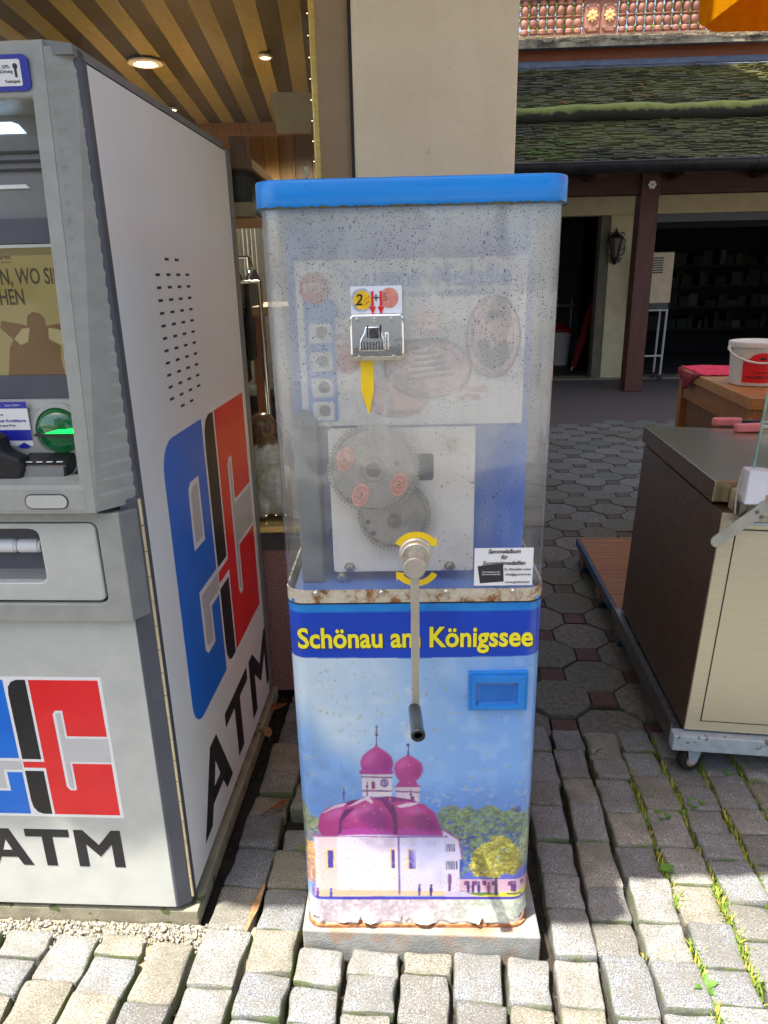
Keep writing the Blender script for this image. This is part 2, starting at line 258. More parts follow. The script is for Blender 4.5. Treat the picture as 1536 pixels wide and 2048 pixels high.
ART = [('B',[(-260,628),(-240,593),(-226,567),(-200,531),(-169,499),(-124,476),(-106,430),(-57,402),(51,401),(136,419),(280,446),(296,137),(-291,139)],(112,165,228),(60,105,205)),('B',[(-261,615),(-243,598),(-223,554),(-206,527),(-197,477),(-175,355),(-279,326)],(92,150,225),(70,120,210)),('B',[(-254,615),(-240,593),(-226,567),(-200,531),(-158,495),(-117,472),(-116,374),(-270,355)],(148,190,232),(108,156,222)),('B',[(17,382),(59,401),(98,395),(144,414),(194,405),(281,428),(285,352),(48,349)],(124,168,226),(96,138,212)),('T',[(-277,365),(-241,379),(-226,355),(-204,340),(-203,301),(-231,277),(-245,154),(-290,155)],(150,165,110),(85,100,190)),('T',[(44,358),(55,373),(75,380),(94,368),(118,377),(126,363),(149,377),(172,377),(188,362),(214,372),(235,350),(253,367),(284,376),(296,137),(49,138)],(128,150,95),(50,75,190)),('T',[(116,363),(120,382),(124,363)],(60,80,140),(60,80,170)),('T',[(211,357),(216,382),(225,357)],(70,90,140),(60,80,170)),('T',[(219,265),(225,290),(240,307),(256,304),(287,314),(294,184),(233,205)],(170,180,120),(110,130,140)),('T',[(-247,277),(-222,282),(-224,170),(-254,154)],(215,170,90),(170,120,120)),('P',[(95,180),(132,218),(233,212),(260,182),(294,179),(294,176),(95,177)],(92,110,200),(84,96,190)),('P',[(95,177),(294,177),(296,140),(95,144)],(205,165,190),(215,180,195)),('P',[(105,172),(114,172),(114,159),(105,159)],(120,60,120),(120,60,120)),('P',[(125,172),(134,172),(134,159),(125,159)],(120,60,120),(120,60,120)),('P',[(145,172),(154,172),(155,159),(146,159)],(120,60,120),(120,60,120)),('P',[(166,172),(175,171),(175,159),(166,159)],(120,60,120),(120,60,120)),('P',[(202,171),(211,171),(211,158),(202,158)],(120,60,120),(120,60,120)),('P',[(230,171),(239,171),(240,158),(231,158)],(120,60,120),(120,60,120)),('P',[(63,141),(296,147),(297,124),(63,126)],(205,190,222),(205,190,222)),('P',[(118,134),(183,139),(296,149),(297,127),(146,126)],(226,220,70),(236,226,60)),('P',[(110,137),(154,140),(179,135),(142,129)],(100,130,60),(100,130,60)),('P',[(55,312),(90,288),(100,235),(94,231),(95,142),(61,139)],(206,198,234),(216,204,226)),('P',[(55,312),(60,315),(93,288),(101,235),(98,234),(90,285)],(150,90,140),(150,90,140)),('P',[(59,275),(62,274),(63,253),(60,255)],(80,85,130),(80,85,130)),('P',[(64,275),(67,274),(68,253),(65,255)],(80,85,130),(80,85,130)),('P',[(69,275),(73,274),(74,253),(70,255)],(80,85,130),(80,85,130)),('P',[(75,275),(78,274),(79,253),(76,255)],(80,85,130),(80,85,130)),('P',[(80,275),(83,274),(84,253),(81,254)],(80,85,130),(80,85,130)),('P',[(58,228),(62,227),(62,204),(58,205)],(80,85,120),(80,85,120)),('P',[(64,228),(67,227),(68,204),(64,205)],(80,85,120),(80,85,120)),('P',[(69,228),(73,227),(73,204),(70,205)],(80,85,120),(80,85,120)),('P',[(75,228),(79,227),(79,204),(75,205)],(80,85,120),(80,85,120)),('P',[(81,228),(84,227),(84,204),(81,205)],(80,85,120),(80,85,120)),('P',[(86,228),(90,227),(90,204),(86,205)],(80,85,120),(80,85,120)),('P',[(69,189),(73,194),(77,187),(76,143),(70,142)],(110,70,130),(110,70,130)),('P',[(-222,300),(-170,300),(-173,128),(-226,132)],(228,196,206),(244,214,200)),('P',[(-173,302),(-40,298),(-39,130),(-177,128)],(226,214,240),(246,226,220)),('P',[(-39,297),(62,294),(63,130),(-39,130)],(208,206,242),(220,212,236)),('S',[(-138,299),(-75,296),(-43,296),(-43,263),(-76,256),(-107,271)],(190,176,206),(200,188,214)),('P',[(-225,148),(63,144),(63,130),(-226,129)],(242,196,162),(242,196,162)),('P',[(-237,304),(-173,302),(-169,297),(60,295),(66,299),(68,292),(-43,292),(-170,295),(-228,295)],(140,96,150),(140,96,150)),('P',[(-201,263),(-178,263),(-180,206),(-203,206)],(238,204,160),(238,204,160)),('P',[(-195,258),(-183,258),(-184,210),(-196,210)],(70,55,160),(70,55,160)),('P',[(-59,262),(-45,262),(-45,207),(-58,207)],(238,204,160),(238,204,160)),('P',[(-55,259),(-48,259),(-48,208),(-55,208)],(70,55,160),(70,55,160)),('P',[(-22,263),(4,262),(3,203),(-23,204)],(238,204,160),(238,204,160)),('P',[(-17,259),(-1,258),(-2,206),(-17,207)],(70,55,160),(70,55,160)),('P',[(-41,296),(-37,296),(-37,133),(-41,133)],(105,80,160),(105,80,160)),('P',[(-114,460),(-50,459),(-52,399),(-114,402)],(206,196,214),(226,214,222)),('P',[(-115,453),(-50,451),(-50,447),(-115,450)],(120,70,130),(120,70,130)),('P',[(-115,418),(-51,417),(-51,413),(-115,414)],(120,70,130),(120,70,130)),('P',[(-58,436),(-59,431),(-61,427),(-65,425),(-69,425),(-72,427),(-75,431),(-75,436),(-75,440),(-72,444),(-68,446),(-64,446),(-61,444),(-59,440)],(90,60,140),(90,60,140)),('P',[(-60,436),(-61,433),(-63,430),(-65,429),(-68,429),(-71,430),(-72,433),(-73,436),(-72,439),(-70,442),(-68,443),(-65,443),(-63,442),(-61,439)],(170,140,180),(170,140,180)),('P',[(-66,436),(-66,442),(-67,442),(-67,436)],(60,40,110),(60,40,110)),('P',[(-67,435),(-63,432),(-62,434),(-66,437)],(60,40,110),(60,40,110)),('P',[(-94,437),(-90,441),(-87,437),(-87,421),(-94,421)],(130,40,90),(130,40,90)),('P',[(-121,463),(-114,469),(-116,489),(-110,505),(-96,518),(-85,526),(-81,537),(-78,526),(-62,514),(-51,501),(-47,484),(-51,469),(-46,461),(-52,457),(-115,458)],(192,64,142),(160,46,140)),('P',[(-43,427),(8,427),(7,386),(-42,391)],(204,180,206),(220,196,214)),('P',[(-43,416),(9,413),(9,410),(-44,412)],(120,70,130),(120,70,130)),('P',[(-10,401),(-4,401),(-4,388),(-10,388)],(120,50,110),(120,50,110)),('P',[(-46,424),(-41,430),(-35,441),(-42,452),(-46,469),(-42,487),(-29,498),(-18,505),(-15,514),(-13,505),(0,496),(12,484),(15,468),(9,452),(0,440),(4,430),(12,425)],(190,62,146),(165,44,132)),('P',[(-81,578),(-82,530),(-80,530),(-79,578)],(60,40,120),(60,40,120)),('P',[(-84,573),(-76,573),(-76,574),(-84,574)],(60,40,120),(60,40,120)),('P',[(-77,555),(-78,554),(-78,553),(-80,552),(-81,552),(-82,553),(-83,554),(-83,555),(-83,557),(-82,558),(-81,559),(-80,559),(-78,558),(-78,557)],(60,40,120),(60,40,120)),('P',[(-16,530),(-17,503),(-14,503),(-14,530)],(60,40,120),(60,40,120)),('P',[(-12,530),(-13,528),(-14,526),(-15,526),(-16,526),(-18,527),(-19,528),(-19,530),(-19,531),(-18,533),(-16,534),(-15,534),(-14,533),(-13,531)],(60,40,120),(60,40,120)),('P',[(-158,384),(-135,392),(-104,396),(-57,402),(-3,391),(5,378),(-58,354),(-136,364)],(122,26,118),(122,26,118)),('P',[(-213,323),(-209,349),(-198,366),(-174,380),(-155,385),(-132,374),(-134,300),(-204,297),(-211,309)],(192,58,136),(146,28,110)),('P',[(-202,359),(-174,379),(-148,385),(-155,376),(-181,368),(-195,360)],(236,216,230),(236,216,230)),('P',[(-52,386),(-18,390),(17,380),(40,358),(49,325),(57,297),(-51,298)],(182,46,134),(146,28,116)),('P',[(-42,377),(-18,384),(7,384),(-11,375),(-34,371)],(222,196,222),(222,196,222)),('P',[(-166,306),(-164,340),(-154,368),(-128,389),(-103,403),(-73,388),(-53,354),(-48,325),(-50,302),(-169,300)],(196,60,140),(146,28,116)),('P',[(-150,373),(-123,391),(-101,403),(-91,386),(-94,382),(-108,392),(-131,380)],(228,206,226),(228,206,226)),('P',[(-165,313),(-110,321),(-50,313),(-50,301),(-169,300)],(168,50,150),(168,50,150)),('P',[(-51,313),(5,322),(56,310),(58,296),(-51,299)],(172,52,152),(172,52,152)),('P',[(-167,306),(-166,340),(-155,369),(-152,368),(-160,339),(-162,306)],(112,18,104),(112,18,104)),('P',[(-52,303),(-49,325),(-55,356),(-73,385),(-61,378),(-42,352),(-43,303)],(118,20,110),(118,20,110)),('S',[(-124,354),(-88,378),(-62,354),(-53,313),(-106,318)],(150,34,132),(132,24,120)),('S',[(-11,354),(20,358),(47,325),(52,305),(-3,315)],(136,26,124),(120,18,112)),('S',[(-70,512),(-53,498),(-51,471),(-71,467)],(150,40,132),(140,34,126)),('S',[(-4,489),(10,475),(5,452),(-6,448)],(158,40,124),(146,34,118)),('S',[(-19,291),(60,290),(61,154),(12,154)],(196,196,236),(206,200,232)),('P',[(-154,423),(-155,390),(-153,390),(-152,423)],(60,40,120),(60,40,120)),('P',[(-151,410),(-151,408),(-152,407),(-153,407),(-154,407),(-155,407),(-156,408),(-156,410),(-156,411),(-155,412),(-154,413),(-153,413),(-152,412),(-151,411)],(60,40,120),(60,40,120)),('P',[(-104,439),(-105,402),(-103,402),(-102,439)],(60,40,120),(60,40,120)),('P',[(-101,426),(-101,425),(-102,424),(-103,423),(-104,423),(-105,424),(-106,425),(-106,426),(-106,428),(-105,429),(-104,429),(-103,429),(-102,429),(-101,428)],(60,40,120),(60,40,120)),('P',[(-12,419),(-12,389),(-10,389),(-10,419)],(60,40,120),(60,40,120)),('P',[(-8,406),(-9,405),(-9,403),(-11,403),(-12,403),(-13,403),(-14,405),(-14,406),(-14,407),(-13,409),(-12,409),(-10,409),(-9,409),(-9,407)],(60,40,120),(60,40,120)),('S',[(-201,352),(-175,370),(-154,373),(-155,352),(-188,340)],(206,96,176),(196,84,166)),('S',[(-147,355),(-120,378),(-96,380),(-89,369),(-121,352),(-143,338)],(206,96,176),(196,84,166)),('S',[(-34,361),(-11,369),(17,367),(20,358),(-11,354)],(206,96,176),(196,84,166)),('S',[(-110,494),(-96,512),(-85,516),(-89,494),(-105,476)],(214,104,176),(202,90,166)),('S',[(-40,476),(-32,492),(-18,497),(-21,482),(-35,462)],(214,104,176),(202,90,166)),('P',[(-134,373),(-131,373),(-160,338),(-164,303),(-169,303),(-166,338),(-155,364)],(92,14,96),(92,14,96)),('P',[(-53,380),(-49,380),(-41,352),(-41,302),(-47,302),(-47,327),(-54,356)],(92,14,96),(92,14,96)),('P',[(172,189),(178,189),(181,131),(173,131)],(70,50,90),(70,50,90)),('T',[(116,213),(124,250),(139,275),(155,280),(174,301),(198,290),(214,275),(229,245),(233,212),(217,187),(189,192),(182,177),(153,182),(125,184)],(205,200,90),(150,140,60)),('P',[(2,151),(4,157),(7,157),(9,151),(8,131),(3,131)],(90,80,150),(90,80,150)),('P',[(9,160),(8,157),(6,156),(4,157),(3,160),(4,163),(6,164),(8,163)],(90,80,150),(90,80,150)),('P',[(28,150),(30,156),(33,156),(35,150),(34,130),(29,130)],(50,40,100),(50,40,100)),('P',[(35,159),(34,156),(32,155),(30,156),(29,159),(30,162),(32,163),(34,162)],(50,40,100),(50,40,100)),('P',[(111,159),(113,165),(116,165),(118,159),(117,139),(112,139)],(60,40,110),(60,40,110)),('P',[(117,168),(116,165),(114,164),(112,165),(112,168),(112,171),(114,172),(116,171)],(60,40,110),(60,40,110)),('P',[(121,158),(123,164),(126,164),(128,158),(128,138),(123,138)],(70,50,120),(70,50,120)),('P',[(127,167),(127,164),(125,163),(123,164),(122,167),(122,170),(124,171),(126,170)],(70,50,120),(70,50,120)),('P',[(134,158),(136,164),(139,164),(141,158),(141,138),(136,138)],(60,40,120),(60,40,120)),('P',[(140,167),(140,164),(138,163),(136,164),(135,167),(135,169),(137,171),(139,169)],(60,40,120),(60,40,120)),('P',[(156,157),(158,163),(161,163),(164,157),(163,137),(158,137)],(150,60,120),(150,60,120)),('P',[(163,166),(162,163),(160,162),(158,163),(157,166),(158,168),(160,169),(162,168)],(150,60,120),(150,60,120)),('P',[(208,161),(210,167),(213,167),(215,161),(215,141),(210,141)],(90,50,120),(90,50,120)),('P',[(214,170),(213,167),(211,166),(209,167),(208,170),(209,172),(211,173),(213,172)],(90,50,120),(90,50,120)),('P',[(214,159),(216,166),(219,166),(221,159),(221,140),(216,140)],(90,50,120),(90,50,120)),('P',[(220,169),(219,166),(217,165),(215,166),(215,169),(215,171),(217,172),(219,171)],(90,50,120),(90,50,120)),('P',[(-196,140),(-194,146),(-191,146),(-189,140),(-191,120),(-196,120)],(70,80,180),(70,80,180)),('P',[(-189,149),(-190,147),(-193,145),(-195,147),(-195,149),(-194,152),(-192,153),(-190,152)],(70,80,180),(70,80,180)),('P',[(-226,140),(-224,146),(-220,146),(-219,140),(-221,120),(-226,120)],(120,60,140),(120,60,140)),('P',[(-219,149),(-220,147),(-222,146),(-224,147),(-225,149),(-224,152),(-222,153),(-220,152)],(120,60,140),(120,60,140)),('P',[(-237,144),(-235,150),(-232,150),(-230,144),(-232,124),(-237,124)],(150,70,130),(150,70,130)),('P',[(-230,153),(-231,151),(-233,150),(-235,151),(-236,153),(-235,156),(-233,157),(-231,156)],(150,70,130),(150,70,130)),('P',[(199,138),(232,136),(236,127),(233,127),(230,132),(201,134)],(60,50,110),(60,50,110)),('P',[(-230,128),(-37,127),(297,126),(297,115),(-38,115),(-231,122)],(62,48,172),(96,84,190))]
# ================================================================ souvenir medal machine
def make_machine():
    t = thing('souvenir_machine', 'blue hand cranked souvenir medal machine with clear cover and church picture', 'medal machine', (.055, 1.241, 0), R(-1.4))
    HW, RC, DEP = .248, .036, .36
    blue = pm('cap_blue', S(0, 130, 220), S(10, 140, 230), 6, .34, coat=.25, rvar=.1, detail=6, speck=(46, .73, S(70, 150, 210)))
    trayblue = pm('tray_blue', S(24, 118, 200), S(30, 126, 206), 14, .4, speck=(60, .68, S(92, 98, 92)))
    inner = pm('inner_blue', S(66, 116, 200), S(92, 140, 214), 7, .5, speck=(160, .66, S(30, 50, 110)))
    enamel = pm('worn_enamel', S(206, 200, 188), S(216, 210, 198), 20, .4, speck=(38, .62, S(150, 92, 50)))
    # --- lower body
    loop = rrect(-HW, HW, 0, DEP, RC, 8)
    MB().prism(loop, .046, .852, 'z').build('body', enamel, t, smooth=40)
    rust = pm('rust', S(120, 72, 38), S(176, 120, 74), 60, .9, bump=.5, bscale=200, lo=.4, hi=.6)
    MB().prism(rrect(-HW - .004, HW + .004, -.004, DEP + .004, RC, 8), .040, .047, 'z').build('base_rim', rust, t, smooth=40)
    # --- printed wrap: colour grid bent round the corners, torn along the foot
    def on(u, off):
        f = HW - RC; s = 1 if u >= 0 else -1; a = abs(u)
        if a <= f: return (u, -off)
        ang = (a - f) / RC
        if ang <= math.pi / 2: return (s * (f + (RC + off) * math.sin(ang)), RC - (RC + off) * math.cos(ang))
        return (s * (HW + off), RC + (a - f - RC * math.pi / 2))
    NU, NZ = 300, 420; U0, U1, Z0, Z1 = -.300, .300, .046, .853
    k = 2; W, H = NU * k, NZ * k
    xs = (U0 + (np.arange(W) + .5) / W * (U1 - U0)) * 1000; zs = (Z0 + (np.arange(H) + .5) / H * (Z1 - Z0)) * 1000
    X, Z = np.meshgrid(xs, zs)
    rng = np.random.RandomState(3)
    def vnoise(cell):
        gx, gz = int(600 / cell) + 3, int(820 / cell) + 3
        g = rng.rand(gz, gx); fx = (X + 300) / cell; fz = (Z - 40) / cell
        i = fx.astype(int); j = fz.astype(int); a = fx - i; b = fz - j; a = a * a * (3 - 2 * a); b = b * b * (3 - 2 * b)
        return g[j, i] * (1 - a) * (1 - b) + g[j, i + 1] * a * (1 - b) + g[j + 1, i] * (1 - a) * b + g[j + 1, i + 1] * a * b
    n1 = vnoise(60); n2 = vnoise(22); n3 = vnoise(7); n4 = vnoise(3)
    sm = lambda a, b, x: np.clip((x - a) / (b - a), 0, 1) ** 2 * (3 - 2 * np.clip((x - a) / (b - a), 0, 1))
    lerp = lambda a, b, f: np.array(a, float)[None, None] * (1 - f[..., None]) + np.array(b, float)[None, None] * f[..., None]
    q = sm(-230, 210, X + .35 * (650 - Z) + 90 * (n1 - .5))
    img = lerp((206, 227, 241), (122, 174, 238), q)
    img = img * (1 - .5 * sm(.55, .9, n2)[..., None] * .25) + 255 * .125 * sm(.55, .9, n2)[..., None]
    cl = sm(.6, .85, vnoise(35) * .6 + n2 * .4) * sm(0, 1, 1 - np.abs(X + 20) / 110) * sm(520, 560, Z) * sm(720, 660, Z)
    img = img * (1 - cl[..., None] * .5) + np.array((232, 236, 230.)) * cl[..., None] * .5
    def mask(p):
        p = np.array(p, float); m = np.zeros(X.shape, bool)
        i0 = max(0, np.searchsorted(xs, p[:, 0].min()) - 1); i1 = np.searchsorted(xs, p[:, 0].max()) + 1
        j0 = max(0, np.searchsorted(zs, p[:, 1].min()) - 1); j1 = np.searchsorted(zs, p[:, 1].max()) + 1
        xx = X[j0:j1, i0:i1]; zz = Z[j0:j1, i0:i1]; c = np.zeros(xx.shape, bool)
        for a, b in zip(p, np.roll(p, -1, 0)):
            if a[1] == b[1]: continue
            c ^= ((a[1] > zz) != (b[1] > zz)) & (xx < (b[0] - a[0]) * (zz - a[1]) / (b[1] - a[1]) + a[0])
        m[j0:j1, i0:i1] = c; return m
    def blur(a, r):
        for ax in (0, 1):
            pad = [(0, 0)] * a.ndim; pad[ax] = (r, r); c = np.cumsum(np.pad(a, pad, mode='edge'), ax)
            a = (np.take(c, range(2 * r, c.shape[ax]), ax) - np.concatenate([np.zeros_like(np.take(c, [0], ax)), np.take(c, range(0, c.shape[ax] - 2 * r - 1), ax)], ax)) / (2 * r + 1)
        return a
    for kind, p, c1, c2 in ART:
        z_hi = max(b for a, b in p); z_lo = min(b for a, b in p); g = np.clip((z_hi - Z) / max(1, z_hi - z_lo), 0, 1)
        c = lerp(c1, c2, g)
        if kind in 'BS':
            m = blur(mask(p).astype(float), 44 if kind == 'B' else 9); m = np.clip(m * (.62 + .5 * n1) + (n2 - .5) * .35 * m + (n3 - .5) * .25 * m, 0, 1)[..., None] if kind == 'B' else m[..., None]; c = c * (.94 + .12 * n2[..., None])
            img = img * (1 - m) + c * m
        elif kind == 'T':
            pj = [(a + (rng.rand() - .5) * 3, b) for a, b in p]
            m = np.clip(blur(mask(pj).astype(float), 4) + (n3 - .5) * .9 + (n4 - .5) * .7 - .12, 0, 1); m = sm(.35, .6, m)[..., None]
            c = lerp(c1, c2, np.clip(g * .9 + (n3 - .5) * 1.3, 0, 1)) * (.72 + .5 * n4[..., None] + .2 * (n2[..., None] - .5))
            img = img * (1 - m) + c * m
        else:
            m = mask(p)[..., None]; img = np.where(m, c * (.96 + .08 * n4[..., None]), img)
    # the lake under the quay
    quay = 119 + 0 * X; wat = lerp((214, 196, 206), (214, 220, 200), sm(-60, 200, X)) * (.86 + .2 * vnoise(5)[..., None]) + 26 * sm(.55, .8, vnoise(9))[..., None]
    wat = np.where((Z < 119)[..., None], wat, img); img = wat
    rub = (sm(.7, .85, n3) * sm(.5, .9, vnoise(90)) * .25)[..., None]; img = img * (1 - rub) + 235 * rub
    band = (Z > 733 + .012 * np.abs(X)); img = np.where(band[..., None], lerp((14, 66, 190), (20, 76, 204), n1), img)
    img = np.where((Z > 835)[..., None], lerp((20, 128, 214), (40, 150, 226), n2), img)
    scr = (sm(.8, .86, vnoise(2.2)) * sm(.62, .8, vnoise(40)))[..., None] * .35; img = img * (1 - scr) + np.array((110, 110, 120.)) * scr
    img = np.clip(img.reshape(NZ, k, NU, k, 3).mean((1, 3)), 0, 255) / 255
    lin = np.where(img <= .04045, img / 12.92, ((img + .055) / 1.055) ** 2.4) * .80
    tn = np.random.RandomState(5).rand(64)
    def tear(u):
        x = (u - U0) / (U1 - U0) * 46; i = int(x); r = tn[i] * (1 - x + i) + tn[i + 1] * (x - i)
        z = .054 + .007 * r
        for c, wd, h in ((-.128, .009, .022), (-.034, .007, .024), (-.018, .016, .016), (.147, .010, .020)):
            z = max(z, .052 + h * max(0, 1 - abs(u - c) / wd))
        if -.22 > u or u > .22: z = .066 + .008 * r
        return z
    vs, cols, fs = [], [], []
    for j in range(NZ):
        z = Z0 + (j + .5) / NZ * (Z1 - Z0)
        for i in range(NU):
            u = U0 + (i + .5) / NU * (U1 - U0)
            curl = max(0, .10 - z); off = .0012 + curl * curl * (2.0 + 2.2 * math.sin(u * 47 + 1) + 1.5 * math.sin(u * 103))
            if z > .8515: off = .0012
            x, y = on(u, max(off, .0009)); vs.append((x, y, z)); cols.append(tuple(lin[j, i]) + (1,))
    tz = [tear(U0 + (i + 1.0) / NU * (U1 - U0)) for i in range(NU)]
    for j in range(NZ - 1):
        z = Z0 + (j + 1.0) / NZ * (Z1 - Z0)
        for i in range(NU - 1):
            if z > tz[i]: a = j * NU + i; fs.append((a, a + 1, a + NU + 1, a + NU))
    me = bpy.data.meshes.new('picture_wrap'); me.from_pydata(vs, [], fs)
    at = me.color_attributes.new('print', 'FLOAT_COLOR', 'POINT'); at.data.foreach_set('color', np.array(cols, dtype=np.float32).ravel())
    me.polygons.foreach_set('use_smooth', [True] * len(me.polygons))
    pt = NT('printed_vinyl'); an = pt.n('ShaderNodeVertexColor', layer_name='print')
    pt.set(col=an.outputs[0], rough=.28, coat=.35, coatr=.12); pt.bump(pt.noise(pt.pos(), 40, 3), .06, .002); me.materials.append(pt.m)
    wr = bpy.data.objects.new('picture_wrap', me); COL.objects.link(wr); wr.parent = t
    yel = pm('sign_yellow', S(236, 222, 40), S(240, 226, 52), 20, .35); shd = pm('letter_shadow', S(60, 60, 70), S(70, 66, 60), 20, .5)
    text('lettering', 'Schönau am Königssee', .061, shd, wr, (.0025, -.0017, .7748), bold=.024, xs=.82, ext=.0001)
    text('lettering', 'Schönau am Königssee', .061, yel, wr, (0, -.0026, .7772), bold=.024, xs=.82, ext=.0003)
    # --- coin outlet
    tr = MB().frame(rrect(.106, .224, .616, .704, .002, 2), rrect(.120, .204, .628, .680, .004, 2), -.008, .004).build('coin_outlet', trayblue, t, bevel=.0015)
    MB().frame(rrect(.112, .218, .620, .697, .003, 2), rrect(.120, .204, .628, .681, .003, 2), -.012, -.0075).build('outlet_lip', trayblue, tr, bevel=.001)
    pocket = MB().box(.1205, .2035, -.0065, -.006, .6285, .6795)
    pocket.v = []; pocket.f = []; pocket.m = []
    pocket.add([(.120, -.006, .628), (.204, -.006, .628), (.204, -.006, .681), (.120, -.006, .681), (.130, -.0035, .634), (.196, -.0035, .634), (.196, -.0035, .672), (.130, -.0035, .672)], [(0, 1, 5, 4), (1, 2, 6, 5), (2, 3, 7, 6), (3, 0, 4, 7), (4, 5, 6, 7)])
    pocket.build('outlet_flap', pm('flap_blue', S(18, 96, 178), S(26, 108, 190), 20, .3, coat=.3), tr)
    # --- clear cover
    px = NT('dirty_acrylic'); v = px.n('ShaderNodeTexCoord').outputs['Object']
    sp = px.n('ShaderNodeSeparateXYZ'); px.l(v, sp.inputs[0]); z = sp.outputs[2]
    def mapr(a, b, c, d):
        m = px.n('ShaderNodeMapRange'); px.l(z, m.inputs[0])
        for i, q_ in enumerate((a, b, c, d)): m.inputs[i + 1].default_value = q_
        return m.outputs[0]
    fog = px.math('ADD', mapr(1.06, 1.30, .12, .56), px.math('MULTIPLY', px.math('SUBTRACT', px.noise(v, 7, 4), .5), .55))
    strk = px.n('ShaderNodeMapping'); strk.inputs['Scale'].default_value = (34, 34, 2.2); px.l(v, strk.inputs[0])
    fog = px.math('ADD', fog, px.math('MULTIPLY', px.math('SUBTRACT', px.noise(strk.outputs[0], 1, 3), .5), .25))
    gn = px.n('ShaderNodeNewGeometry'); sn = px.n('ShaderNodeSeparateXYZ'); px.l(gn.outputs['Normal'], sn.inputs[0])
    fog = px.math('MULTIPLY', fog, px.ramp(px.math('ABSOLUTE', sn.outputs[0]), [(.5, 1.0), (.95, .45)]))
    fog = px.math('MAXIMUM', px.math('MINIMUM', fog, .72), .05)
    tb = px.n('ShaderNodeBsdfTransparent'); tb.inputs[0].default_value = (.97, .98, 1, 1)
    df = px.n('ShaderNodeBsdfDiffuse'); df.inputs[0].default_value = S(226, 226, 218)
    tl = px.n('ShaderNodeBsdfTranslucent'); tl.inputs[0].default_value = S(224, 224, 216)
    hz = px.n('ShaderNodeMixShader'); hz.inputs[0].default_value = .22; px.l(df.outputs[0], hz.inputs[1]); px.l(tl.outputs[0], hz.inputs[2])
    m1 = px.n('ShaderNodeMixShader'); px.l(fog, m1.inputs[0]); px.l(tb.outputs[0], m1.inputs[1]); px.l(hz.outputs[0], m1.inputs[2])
    def dots(scale, rad, dens_lo, dens_hi):
        vo = px.n('ShaderNodeTexVoronoi'); vo.inputs['Scale'].default_value = scale; px.l(v, vo.inputs['Vector'])
        d = px.math('LESS_THAN', vo.outputs['Distance'], rad)
        dens = px.math('ADD', px.math('MULTIPLY', px.math('SUBTRACT', px.noise(v, 9, 4, .65), .22), 1.0), mapr(1.1, 1.56, dens_lo, dens_hi))
        cr = px.n('ShaderNodeSeparateColor'); px.l(vo.outputs['Color'], cr.inputs[0])
        return px.math('MULTIPLY', d, px.math('LESS_THAN', cr.outputs[0], dens))
    spk = px.math('MAXIMUM', dots(360, .36, -.34, .10), dots(170, .28, -.40, -.10))
    dd = px.n('ShaderNodeBsdfDiffuse'); dd.inputs[0].default_value = S(64, 74, 100)
    m2 = px.n('ShaderNodeMixShader'); px.l(px.math('MULTIPLY', spk, .72), m2.inputs[0]); px.l(m1.outputs[0], m2.inputs[1]); px.l(dd.outputs[0], m2.inputs[2])
    gl = px.n('ShaderNodeBsdfGlossy'); gl.inputs['Roughness'].default_value = .04
    fr = px.facing(.085, .8)
    m3 = px.n('ShaderNodeMixShader'); px.l(fr, m3.inputs[0]); px.l(m2.outputs[0], m3.inputs[1]); px.l(gl.outputs[0], m3.inputs[2])
    bu = px.n('ShaderNodeBump'); bu.inputs['Strength'].default_value = .35; bu.inputs['Distance'].default_value = .01; px.l(px.noise(v, 5, 2), bu.inputs['Height']); px.l(bu.outputs[0], gl.inputs['Normal'])
    px.l(m3.outputs[0], px.out.inputs[0]); px.t.nodes.remove(px.p)
    cov = MB(); n = len(loop)
    lo_ = [(x * 1.0, y) for x, y in loop]; hi_ = [(x * (1.004), y) for x, y in loop]
    rows = [.8535, 1.0, 1.2, 1.4, 1.562]
    for r_ in rows: cov.v += [(x, y, r_) for x, y in (lo_ if r_ < 1.3 else hi_)]
    for a in range(len(rows) - 1):
        for i in range(n): cov.f.append((a * n + i, a * n + (i + 1) % n, (a + 1) * n + (i + 1) % n, (a + 1) * n + i)); cov.m.append(0)
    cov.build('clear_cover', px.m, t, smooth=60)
    # --- cap
    cp = MB(); L = []
    for zz, gw in ((1.556, .0055), (1.560, .008), (1.5955, .0078), (1.5985, .0062), (1.600, .001)):
        lp = rrect(-HW - gw, HW + gw, -gw, DEP + gw, RC + gw * .8, 8); L.append(len(cp.v)); cp.v += [(x, y, zz) for x, y in lp]
    for a in range(4):
        for i in range(n): cp.f.append((L[a] + i, L[a] + (i + 1) % n, L[a + 1] + (i + 1) % n, L[a + 1] + i)); cp.m.append(0)
    cp.f.append(tuple(range(L[4], L[4] + n))); cp.m.append(0); cp.f.append(tuple(range(L[0] + n - 1, L[0] - 1, -1))); cp.m.append(0)
    cpo = cp.build('cap', blue, t, smooth=50)
    grime = pm('grime', S(60, 66, 40), S(96, 88, 50), 60, .9, bump=.5)
    gm = MB(); lp = rrect(-HW - .0088, HW + .0088, -.0088, DEP + .0088, RC + .007, 8); rr = random.Random(4)
    pts = [];
    for a, b in zip(lp, lp[1:] + lp[:1]):
        d = math.dist(a, b); m_ = max(1, int(d / .004)); pts += [(a[0] + (b[0] - a[0]) * i / m_, a[1] + (b[1] - a[1]) * i / m_) for i in range(m_)]
    hs_ = [1.5575 + .0024 * rr.random() ** 2 for _ in pts]; m_ = len(pts)
    gm.v = [(x, y, 1.5555) for x, y in pts] + [(x, y, h) for (x, y), h in zip(pts, hs_)]
    gm.f = [(i, (i + 1) % m_, m_ + (i + 1) % m_, m_ + i) for i in range(m_)]; gm.m = [0] * m_
    gm.build('grime_line', grime, cpo)
    # --- metal strip with four screws at the foot of the cover
    strip = NT('corroded_strip'); sv = strip.pos(obj=True); nn = strip.noise(sv, 30, 5, .7)
